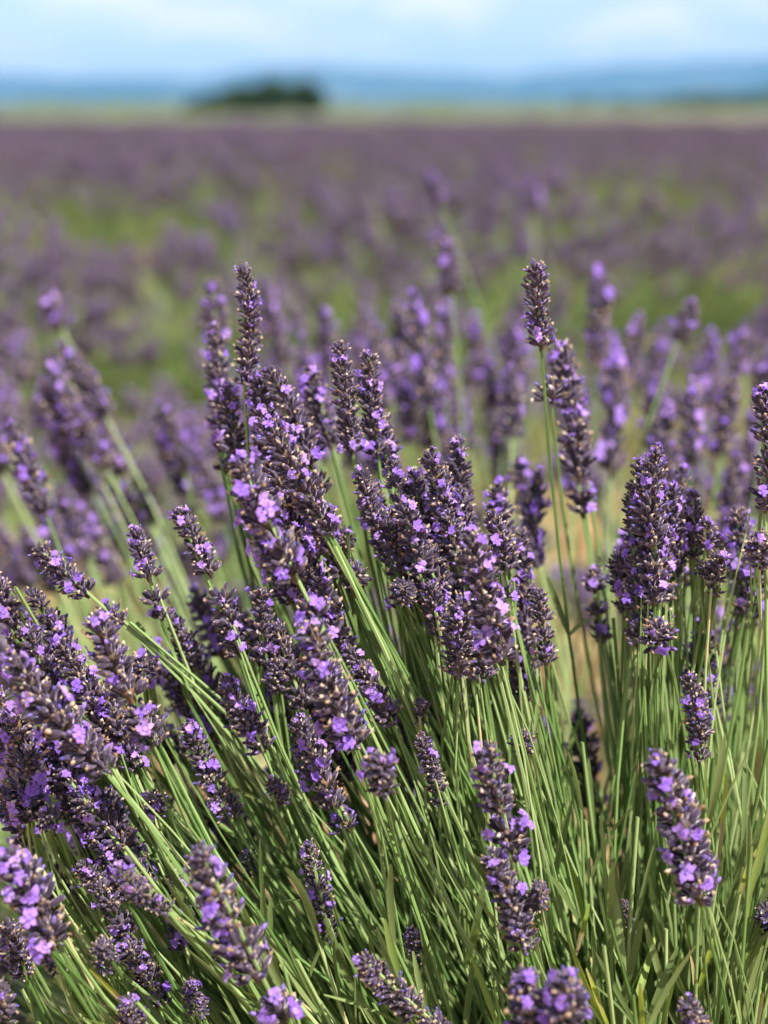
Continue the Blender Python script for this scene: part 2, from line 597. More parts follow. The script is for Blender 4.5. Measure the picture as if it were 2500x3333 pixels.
def lavender(label, tip, base, root, width_m, group, nfl=5, sep=False, gaps=None, stalk_r=0.00095, grey=False, ring_gap=0.0052, top_open=False):
    """one lavender stem: stalk and a spike of rings, each ring its own part, open flowers below it"""
    tip, base, root = Vector(tip), Vector(base), Vector(root)
    ax_up = (tip - base).normalized()
    ln = (tip - base).length
    t = thing('lavender_flower', root, label, 'lavender', group)
    sc = width_m / 0.0132
    n = max(2, int(round(ln / (ring_gap * sc))))
    path = stalk_path(base, -ax_up, root)
    # the stalk runs on through the spike
    inner = np.array([np.array(tip - ax_up * 0.004 * sc) * (1 - f) + np.array(base) * f for f in (0.0, 0.5)])
    mb = MB()
    full = np.concatenate([inner, path]) - np.array(root)
    rad = np.linspace(0.0006, stalk_r * 1.1, len(full))
    tubes(mb, full[None], rad[None], sides=8, ridge=0.11, rnds=np.array([random.random()]))
    mb.obj('stalk', t, smooth=False)
    if random.random() < .45:                 # a pair of narrow leaves at a node of the stalk
        q = full[random.randint(5, 9)]
        for sgn in (-1, 1):
            lf = MB()
            leaves(lf, np.array([q]), np.array([np.array(ax_up) + np.array([sgn * random.uniform(.3, .7), random.uniform(-.4, .4), .1])]), np.array([random.uniform(.014, .034)]),
                   np.array([random.uniform(.0016, .0026)]), np.array([random.choice([.3, .6, .9, .97])]))
            lf.obj('leaf', t)
    bow = Vector((random.uniform(-1, 1), random.uniform(-1, 1), 0)) * ln * 0.045
    fus = random.uniform(0.50, 0.74)
    if gaps is None and n >= 6 and random.random() < .62:
        g0 = random.uniform(.62, .84)
        gaps = [(g0, g0 + 1.25 / n)]
        if n >= 9 and random.random() < .4:
            g1 = random.uniform(.3, .5)
            gaps.append((g1, g1 + 1.1 / n))
    ts = spike_rings(n)
    slots = []
    for i, tt in enumerate(ts):
        if gaps and any(g0 < tt < g1 for g0, g1 in gaps):
            continue
        w = random.choice(WT) if i == 0 else random.choice(WH)
        s = sc * (fus + (1.02 - fus) * min(1, tt * 2.2)) * random.uniform(0.82, 1.12)
        if tt > 0.9:
            s *= 0.95
        pos = tip - ax_up * (0.006 * sc) * (1 if i == 0 else 0.4) - ax_up * (ln - 0.009 * sc) * tt + bow * math.sin(math.pi * tt)
        R = frame(ax_up + Vector((random.uniform(-.07, .07), random.uniform(-.07, .07), 0)), random.uniform(0, 6.28))
        M = mtx(pos - root, R, s)
        wo = link('whorl', w.core_me if sep else w.full_me, t, M)
        if not sep:
            wo['kind'] = 'stuff'
        vis = []
        for k, Mc, ax in w.items:
            if sep:
                link('calyx', CAL_ME[k], wo, Mc)
            d = R @ ax
            toward = -d.y
            if toward > -0.25:
                vis.append((wo, Mc, ax, toward, tt))
        slots += vis
    random.shuffle(slots)
    used = {}
    placed = 0
    for wo, Mc, ax, tw, tt in slots:
        if placed >= nfl:
            break
        if used.get(wo.name, 0) >= 3:
            continue
        if random.random() < 0.3 and used.get(wo.name, 0) == 0 and placed > 1:
            continue
        used[wo.name] = used.get(wo.name, 0) + 1
        link('floret', random.choice(FLO_ME), wo, floret_matrix(Mc, ax))
        placed += 1
    return t


# whole flower heads for stems that stand out of focus: head hangs below its tip at the origin, along -Z
def head_template(n, nfl, lo):
    mb = MB()
    ts = spike_rings(n)
    for i, tt in enumerate(ts):
        w = random.choice(WT) if i == 0 else random.choice(WH)
        s = (0.64 + 0.38 * min(1, tt * 2.6)) * random.uniform(0.93, 1.07)
        M = mtx(Vector((random.uniform(-.0006, .0006), random.uniform(-.0006, .0006), -0.004 - (n * 0.0054 - 0.006) * tt)), frame((random.uniform(-.08, .08), random.uniform(-.08, .08), 1), random.uniform(0, 6.28)), s)
        if lo:
            for j, (k, Mc, ax) in enumerate(w.items):
                if j % 2:
                    continue
                mb.stamp(LO_CAL[k % len(LO_CAL)], [np.array(M @ Mc @ Matrix.Scale(1.5, 4))], [random.random()])
        else:
            mb.stamp(w.full_T, [np.array(M)], [random.random()])
        for k, Mc, ax in random.sample(w.items, min(len(w.items), 3)):
            if random.random() < nfl / (n * 3):
                mb.stamp(random.choice(FLO_LO if lo else FLO_T), [np.array(M @ floret_matrix(Mc, ax))], [random.random()])
    return mb.pack()


def lo_calyx(withered):
    mb = MB()
    lathe(mb, [(0, 0.0005), (0.0034, 0.00125), (0.0062, 0.0008)], 3, CALYX, random.random())
    if withered:
        mb.add([(-.001, 0, .006), (.0011, .0002, .0062), (.0001, .001, .0078)], f3=[(0, 1, 2)], m=WITHER, r=random.random())
    return mb.pack()


LO_CAL = [lo_calyx(i % 2) for i in range(6)]
random.seed(21)
HEADS = []
for i in range(10):
    n_ = random.choice([6, 7, 8, 8, 9])
    HEADS.append((n_ * 0.0054, mesh_of(head_template(n_, random.choice([7, 10, 13, 17]), False), 'flower_head')))


def soft_lavender(label, tip, base, root, group, stalk_r=0.0009, wide=1.0):
    """a stem whose head is one mesh (out of focus in the photograph)"""
    tip, base, root = Vector(tip), Vector(base), Vector(root)
    ax_up = (tip - base).normalized()
    ln = (tip - base).length
    t = thing('lavender_flower', root, label, 'lavender', group)
    path = stalk_path(base, -ax_up, root, K=9)
    inner = np.array(tip - ax_up * 0.005)[None]
    full = np.concatenate([inner, path]) - np.array(root)
    mb = MB()
    tubes(mb, full[None], np.linspace(0.0006, stalk_r * 1.15, len(full))[None], sides=6, rnds=np.array([random.random()]))
    mb.obj('stalk', t)
    hl, me = random.choice(HEADS)
    s = ln / hl
    R = frame(ax_up, random.uniform(0, 6.28))
    M = R.to_4x4() @ Matrix.Diagonal((wide, wide, s, 1))
    M.translation = tip - root
    link('flower_head', me, t, M)
    return t


# ------------------------------------------------------------------ the setting: ground, far land, mountains
def mat_soil():
    m, nt, b = mat('stony_soil', 0.9, 0.1)
    tc = nt.nodes.new('ShaderNodeTexCoord')
    n1 = node(nt, 'ShaderNodeTexNoise', Scale=9.0, Detail=8.0, Roughness=0.65)
    n2 = node(nt, 'ShaderNodeTexVoronoi', Scale=38.0)
    nt.links.new(tc.outputs['Object'], n1.inputs['Vector'])
    nt.links.new(tc.outputs['Object'], n2.inputs['Vector'])
    r1 = ramp(nt, [(0.25, (0.26, 0.135, 0.065)), (0.5, (0.42, 0.245, 0.13)), (0.75, (0.55, 0.37, 0.22))])
    nt.links.new(n1.outputs['Fac'], r1.inputs[0])
    # far land: patchwork of fields
    n3 = node(nt, 'ShaderNodeTexVoronoi', Scale=1.0)
    mp = node(nt, 'ShaderNodeMapping')
    mp.inputs['Scale'].default_value = (0.021, 0.006, 0.02)
    nt.links.new(tc.outputs['Object'], mp.inputs['Vector'])
    nt.links.new(mp.outputs[0], n3.inputs['Vector'])
    sp = nt.nodes.new('ShaderNodeSeparateColor')
    nt.links.new(n3.outputs['Color'], sp.inputs[0])
    r2 = ramp(nt, [(0.0, (0.075, 0.10, 0.05)), (0.3, (0.11, 0.13, 0.065)), (0.55, (0.15, 0.135, 0.085)), (0.8, (0.095, 0.115, 0.055)), (1.0, (0.19, 0.15, 0.11))])
    nt.links.new(sp.outputs[0], r2.inputs[0])
    ln = node(nt, 'ShaderNodeVectorMath', operation='LENGTH')
    nt.links.new(tc.outputs['Object'], ln.inputs[0])
    mr = node(nt, 'ShaderNodeMapRange')
    mr.inputs['From Min'].default_value = 27
    mr.inputs['From Max'].default_value = 34
    nt.links.new(ln.outputs['Value'], mr.inputs['Value'])
    mx = nt.nodes.new('ShaderNodeMixRGB')
    nt.links.new(mr.outputs[0], mx.inputs[0])
    nt.links.new(r1.outputs[0], mx.inputs[1])
    nt.links.new(r2.outputs[0], mx.inputs[2])
    nt.links.new(mx.outputs[0], b.inputs['Base Color'])
    bp = node(nt, 'ShaderNodeBump', Strength=0.6, Distance=0.02)
    nt.links.new(n1.outputs['Fac'], bp.inputs['Height'])
    nt.links.new(bp.outputs[0], b.inputs['Normal'])
    return m


M_SOIL = mat_soil()
radii = np.concatenate([[0.05], np.geomspace(0.3, 8000, 110)])
NA = 120
ang = np.arange(NA) * 2 * np.pi / NA
X = radii[:, None] * np.cos(ang)
Y = radii[:, None] * np.sin(ang)
Z = 0.02 * np.sin(X * 3.1 + 1.3 * np.sin(Y * 2.3)) * np.cos(Y * 2.7) * np.exp(-((X ** 2 + Y ** 2) / 30.0 ** 2))
Z[0] = 0
mb = MB()
V = np.stack([X, Y, Z], -1).reshape(-1, 3)
k, j = np.meshgrid(np.arange(len(radii) - 1), np.arange(NA), indexing='ij')
a = k * NA + j
b_ = k * NA + (j + 1) % NA
mb.add(V, f4=np.stack([a, a + NA, b_ + NA, b_], -1).reshape(-1, 4), f3=[(0, i, i + 1) for i in range(1, NA - 1)])
ground = mb.obj('ground', None, [M_SOIL])
tag(ground, kind='structure', label='dry orange stony soil of the lavender field')


def ground_z(x, y):
    return float(0.02 * math.sin(x * 3.1 + 1.3 * math.sin(y * 2.3)) * math.cos(y * 2.7) * math.exp(-((x * x + y * y) / 900.0)))


# loose stones and clods on the soil
M_STONE, nt, b = mat('pale_stone', 0.9, 0.1)
r1 = ramp(nt, [(0.0, (0.26, 0.14, 0.07)), (0.5, (0.46, 0.29, 0.17)), (0.85, (0.58, 0.44, 0.31)), (1.0, (0.66, 0.60, 0.52))])
nt.links.new(rnd_value(nt, 60, 0.2), r1.inputs[0])
nt.links.new(r1.outputs[0], b.inputs['Base Color'])
mb = MB()
stone_T = []
for i in range(5):
    s_ = MB()
    lathe(s_, [(-0.5, 0.35), (-0.2, 0.9), (0.25, 0.8), (0.5, 0.3)], 6, 0, 0, jitter=0.14)
    stone_T.append(s_.pack())
for i in range(2600):
    d = 0.9 + 4.6 * rng.random() ** 1.3
    x = rng.uniform(-0.36, 0.36) * d + rng.uniform(-.4, .4)
    s = 0.006 + 0.022 * rng.random() ** 2.5
    M = mtx(Vector((x, d, ground_z(x, d) + s * 0.2)), Matrix.Rotation(rng.uniform(0, 6.28), 3, 'Z') @ Matrix.Diagonal((1, rng.uniform(.6, 1), rng.uniform(.5, .8))), s)
    mb.stamp(stone_T[i % 5], [np.array(M)], [rng.random()])
tag(mb.obj('gravel', None, [M_STONE]), 'loose tan stones and clods strewn on the bare soil', 'gravel', kind='stuff')

# pale grass and weeds on the strip behind the near clump
M_GRASS, nt, b = mat('pale_grass', 0.6, 0.25)
r1 = ramp(nt, [(0.0, (0.15, 0.19, 0.07)), (0.5, (0.25, 0.28, 0.12)), (0.85, (0.36, 0.37, 0.18)), (1.0, (0.50, 0.42, 0.24))])
nt.links.new(rnd_value(nt), r1.inputs[0])
nt.links.new(r1.outputs[0], b.inputs['Base Color'])
translucent(nt, b, r1.outputs[0], 0.35)
mb = MB()
ng = 22000
gy = rng.uniform(1.5, 5.5, ng)
gx = rng.uniform(-.42, .42, ng) * gy
patch = np.sin(gx * 4.1 + 1.0) + np.sin(gy * 3.3 + gx * 2.0) + rng.normal(0, .7, ng)
bare = (np.abs(gx - .32) < .42) & (gy < 2.7)
keep = ((patch > -.6) | (gy > 2.8)) & ~(bare & (rng.random(ng) < .85))
gx, gy = gx[keep], gy[keep]
ng = len(gx)
leaves(mb, np.stack([gx, gy, np.full(ng, -.01)], -1), np.stack([rng.normal(0, .35, ng), rng.normal(0, .35, ng), np.ones(ng)], -1), rng.uniform(.06, .24, ng), rng.uniform(.003, .007, ng), rng.random(ng), seg=3, curl=.3)
for a_ in mb.m4:
    a_[:] = 0
tag(mb.obj('grass', None, [M_GRASS]), 'pale green grass and weeds on the strip behind the near clump', 'grass', kind='stuff')

# mountains on the horizon
M_MOUNT, nt, b = mat('wooded_mountain', 0.95, 0.05)
tc = nt.nodes.new('ShaderNodeTexCoord')
n1 = node(nt, 'ShaderNodeTexNoise', Scale=0.004, Detail=6.0)
nt.links.new(tc.outputs['Object'], n1.inputs['Vector'])
r1 = ramp(nt, [(0.3, (0.05, 0.075, 0.045)), (0.6, (0.09, 0.11, 0.07)), (0.8, (0.17, 0.16, 0.13))])
nt.links.new(n1.outputs['Fac'], r1.inputs[0])
nt.links.new(r1.outputs[0], b.inputs['Base Color'])


def mountain(name, label, ydist, prof, depth, rough, seed):
    """prof: (azimuth as photo column, height above eye level in photo px)"""
    r = np.random.default_rng(seed)
    cols = np.array([p[0] for p in prof])
    hs = np.array([p[1] for p in prof])
    nx, ny = 260, 14
    az = np.linspace(cols[0], cols[-1], nx)
    crest = np.interp(az, cols, hs)
    for o in range(1, 6):
        fr = 0.0016 * 2 ** o
        crest = crest + rough / 2 ** o * np.sin(az * fr * 2.1 + r.uniform(0, 6)) * (crest > 1)
    x0 = (az - IMG_W / 2) / FPX * ydist
    z0 = crest / FPX * ydist
    V = []
    for jy in range(ny):
        f = jy / (ny - 1)
        hump = math.sin(math.pi * f) ** 0.8
        zz = z0 * hump * (1 + 0.10 * np.sin(x0 * 0.004 + f * 9) * (abs(f - .5) > .08)) - 2
        yy = ydist + (f - 0.5) * depth + 60 * np.sin(x0 * 0.006 + 4 * f)
        V.append(np.stack([x0, yy, zz], -1))
    V = np.concatenate(V)
    q = [(jy * nx + i, jy * nx + i + 1, (jy + 1) * nx + i + 1, (jy + 1) * nx + i) for jy in range(ny - 1) for i in range(nx - 1)]
    m_ = MB()
    m_.add(V, f4=q)
    return tag(m_.obj(name, None, [M_MOUNT]), label, kind='structure')


mountain('mountains', 'hazy blue mountain range along the horizon', 6300,
         [(-1600, 60), (-600, 80), (0, 85), (450, 92), (850, 104), (1050, 114), (1300, 110), (1650, 100), (1950, 112), (2200, 126), (2420, 150), (2700, 148), (3400, 120), (4200, 80)], 1400, 16, 3)
mountain('hills', 'low wooded hills at the foot of the mountains', 3600,
         [(-1600, 20), (-300, 26), (400, 30), (900, 22), (1400, 30), (1900, 26), (2500, 40), (3200, 30), (4200, 20)], 900, 9, 5)

# ------------------------------------------------------------------ far trees and hedges
M_TREE, nt, b = mat('dark_tree_leaf', 0.6, 0.2)
r1 = ramp(nt, [(0.0, (0.018, 0.038, 0.012)), (0.6, (0.035, 0.065, 0.018)), (1.0, (0.11, 0.15, 0.04))])
nt.links.new(rnd_value(nt), r1.inputs[0])
nt.links.new(r1.outputs[0], b.inputs['Base Color'])
M_BARK, nt, b = mat('tree_bark', 0.9, 0.1)
b.inputs['Base Color'].default_value = (0.09, 0.065, 0.045, 1)


def leaf_cloud(mb, blobs, count, size, r):
    for (cx, cy, cz, rx, ry, rz) in blobs:
        n = max(20, int(count * rx * rz))
        d = r.normal(size=(n, 3))
        d /= np.linalg.norm(d, axis=1, keepdims=True)
        rad = r.random(n) ** 0.45
        p = np.array([cx, cy, cz]) + d * rad[:, None] * np.array([rx, ry, rz])
        u = r.normal(size=(n, 3))
        u /= np.linalg.norm(u, axis=1, keepdims=True)
        w = np.cross(u, r.normal(size=(n, 3)))
        w /= np.linalg.norm(w, axis=1, keepdims=True)
        s = size * r.uniform(0.6, 1.4, n)[:, None]
        V = np.stack([p + u * s, p + w * s * .55, p - u * s, p - w * s * .55], 1).reshape(-1, 3)
        mb.add(V, f4=np.arange(n * 4).reshape(-1, 4), r=np.repeat(r.random(n), 4))


def far_tree(label, px0, px1, top_py, dist, seed, group=None, name='dark_tree'):
    r = np.random.default_rng(seed)
    x0 = (px0 - IMG_W / 2) / FPX * dist
    x1 = (px1 - IMG_W / 2) / FPX * dist
    h = (345 - top_py) / FPX * dist + CAM_Z
    cx, w = (x0 + x1) / 2, (x1 - x0)
    t = thing(name, (cx, dist, 0), label, 'tree', group)
    m_ = MB()
    paths = []
    for i in range(5):
        a_ = r.uniform(0, 6.28)
        e = np.array([math.cos(a_) * w * .3, math.sin(a_) * w * .2, h * r.uniform(.5, .8)])
        paths.append(bez((0, 0, -0.1), (0, 0, h * .25), e * .6, e, 6))
    tubes(m_, np.array(paths), np.linspace(h * .05, h * .012, 6)[None], sides=6, m=0)
    m_.obj('trunk', t, [M_BARK])
    m_ = MB()
    blobs = []
    for i in range(16):
        f = r.uniform(-1, 1)
        hz = h * (1 - 0.45 * abs(f) ** 1.8)
        rz = h * r.uniform(.16, .30)
        blobs.append((f * w * .42, r.uniform(-.3, .3) * w, r.uniform(rz * .8, max(rz, hz - rz)), w * r.uniform(.12, .2), w * .18, rz))
    blobs.append((w * .06, 0, h * .74, w * .22, w * .2, h * .26))
    leaf_cloud(m_, blobs, 1500 / (w * h) * 16, h * 0.05, r)
    m_.obj('crown', t, [M_TREE])
    return t


far_tree('low dark green bush at the left end of the clump beyond the field', 612, 770, 308, 150, 1)
far_tree('middle dark tree of the clump beyond the purple field', 690, 880, 278, 152, 2)
far_tree('tallest dark green tree in the clump before the blue hills', 800, 985, 258, 151, 3)
far_tree('rounded dark tree at the right end of the clump beyond the field', 925, 1072, 262, 149, 4)
far_tree('small dark bush at the left edge of the far field', -60, 16, 352, 120, 5)

m_ = MB()
r_ = np.random.default_rng(9)
blobs = []
for i in range(90):
    px = r_.uniform(1850, 3300)
    d = r_.uniform(380, 430)
    h = (4.0 + 2.2 * max(0, (px - 1850) / 650)) * r_.uniform(.6, 1.05) * .8
    if px > 2420:
        h *= 1.35
    x = (px - IMG_W / 2) / FPX * d
    blobs.append((x, d, h * .5, r_.uniform(2.5, 5), 3, h * .62))
leaf_cloud(m_, blobs, 9, 0.5, r_)
tag(m_.obj('treeline', None, [M_TREE]), 'dark line of far-off woods on the horizon at the right', 'woods', kind='stuff')
m_ = MB()
blobs = []
for i in range(100):
    px = r_.uniform(-900, 640) if i < 70 else r_.uniform(1060, 1900)
    d = r_.uniform(240, 330)
    x = (px - IMG_W / 2) / FPX * d
    blobs.append((x, d, .7, r_.uniform(2, 5), 2, r_.uniform(.5, 1.3)))
leaf_cloud(m_, blobs, 10, 0.3, r_)
M_HEDGE, nt, b = mat('mid_green_hedge', 0.6, 0.2)
r1 = ramp(nt, [(0.0, (0.06, 0.11, 0.03)), (1.0, (0.17, 0.24, 0.08))])
nt.links.new(rnd_value(nt), r1.inputs[0])
nt.links.new(r1.outputs[0], b.inputs['Base Color'])
tag(m_.obj('shrubbery', None, [M_HEDGE]), 'green strip of far hedges and shrubs left of the dark trees', 'hedges', kind='stuff')


# ------------------------------------------------------------------ leaves and stems shared by all clumps
# field bushes: four kinds, copied along the rows
def make_bush(seed, n_st, n_leaf=800):
    global rng
    keep = rng
    rng = np.random.default_rng(seed)
    random.seed(seed)
    fol, heads = MB(), MB()
    paths, Hm = [], []
    for i in range(n_st):
        a = rng.uniform(0, 2 * np.pi)
        el = math.radians(90 - 50 * rng.random() ** 0.62)
        Lr = rng.uniform(0.36, 0.47)
        d = np.array([math.cos(a) * math.cos(el), math.sin(a) * math.cos(el), math.sin(el)])
        r0 = np.array([rng.normal(0, .05), rng.normal(0, .05), 0.03])
        e = r0 + d * Lr + np.array([0, 0, 0.02])
        e[2] = max(e[2], .1)
        up = Vector(d) + Vector((0, 0, 0.25))
        paths.append(bez(r0, r0 + np.array([0, 0, .3]) * Lr + d * Lr * .2, e - np.array(up.normalized()) * Lr * .3, e, 5))
        Hm.append((Vector(e), up.normalized()))
    tubes(fol, np.array(paths), np.linspace(0.0016, 0.001, 5)[None], sides=3)
    n = n_leaf
    a = rng.uniform(0, 2 * np.pi, n)
    el = np.radians(90 - 78 * rng.random(n) ** .6)
    d = np.stack([np.cos(a) * np.cos(el), np.sin(a) * np.cos(el), np.sin(el)], -1)
    base = d * rng.uniform(0.05, 0.30, n)[:, None] + np.array([0, 0, .03])
    leaves(fol, base, d + rng.normal(0, .3, (n, 3)), rng.uniform(.05, .09, n), rng.uniform(.004, .006, n), rng.random(n), seg=3)
    for p, up in Hm:
        T = LO_HEADS[rng.integers(len(LO_HEADS))]
        M = mtx(p + up * 0.042, frame(up, rng.uniform(0, 6.28)), rng.uniform(.95, 1.3))
        heads.stamp(T, [np.array(M)], [rng.random()])
    rng = keep
    return fol.mesh('foliage'), heads.mesh('flower_heads')


LO_HEADS = [head_template(random.choice([6, 7, 8]), random.choice([5, 7, 10]), True) for _ in range(6)]
BUSH = [make_bush(100 + i, 150) for i in range(4)]
BUSH_OPEN = [make_bush(200 + i, 72, 1700) for i in range(3)]      # greener, fewer flowers
random.seed(33)


def bush(x, y, label, group, s=1.0, i=None):
    t = thing('lavender_bush', (x, y, ground_z(x, y)), label, 'lavender bush', group)
    f, h = random.choice(BUSH_OPEN if y < 7.5 and random.random() < .4 else BUSH)
    rz = random.uniform(0, 6.28)
    for nm, me in (('foliage', f), ('flower_heads', h)):
        o = link(nm, me, t, Matrix.Rotation(rz, 4, 'Z') @ Matrix.Diagonal((s * 1.3, s * 1.3, s, 1)))
        o['kind'] = 'stuff'
    return t


ROW = math.radians(58)
U = Vector((math.sin(ROW), math.cos(ROW)))
PV = Vector((math.cos(ROW), -math.sin(ROW)))
O0 = Vector((CROWN.x, CROWN.y))
n_bush = 0
for kk in range(-30, 6):
    s = -14.0
    while s < 24:
        s += 0.40 + random.uniform(-.06, .06)
        q = O0 + PV * (kk * 2.3) + U * s + Vector((random.uniform(-.06, .06), random.uniform(-.06, .06)))
        if not (2.1 < q.y < 24.5) or abs(q.x) > 0.26 * q.y + 0.55:
            continue
        if random.random() < 0.03:
            continue
        n_bush += 1
        if q.y < 7:
            lab, gr_ = 'blurred lavender bush in the rows just beyond the bare soil', 'lavender bushes in the nearer rows'
        else:
            lab, gr_ = 'far lavender bush merging into the purple band below the horizon', 'lavender bushes in the far rows'
        bush(q.x, q.y, lab, gr_, random.uniform(.86, 1.08) * (1.0 if q.y < 12 else 0.95))
print('bushes', n_bush)

# ------------------------------------------------------------------ the near clump
random.seed(5)
FX = FPX


def depth_of(width):
    return 0.557 * (105.0 / width) ** 0.45


ends = []     # (base point, axis) of each stem of the near clump


def near(tx, ty, bx_, by_, w, nfl, label, d=None, gaps=None, group='lavender stems of the near clump', ringg=0.0052):
    d = depth_of(w) if d is None else d
    d = 0.557 + (d - 0.557) * (0.62 if d < 0.72 else 1.0)
    db = d + (0.66 - d) * 0.14 if d < 0.8 else d - 0.01
    tip, base = P(tx, ty, d), P(bx_ + (bx_ - tx) * .05, by_ + (by_ - ty) * .05, db)
    root = CROWN + Vector((random.gauss(0, .035), random.gauss(0, .04) + (0.05 if d > .65 else 0), random.gauss(0, .02)))
    if by_ > 1550 and d < .66:
        ends.append((base, (tip - base).normalized()))
    wm = 0.96 * w * d / FX
    return lavender(label, tip, base, root, wm, group, int(nfl * 1.6 + .5), sep=(w >= 134), gaps=gaps,
                    stalk_r=0.00105 if d < .5 else 0.0009, ring_gap=ringg)


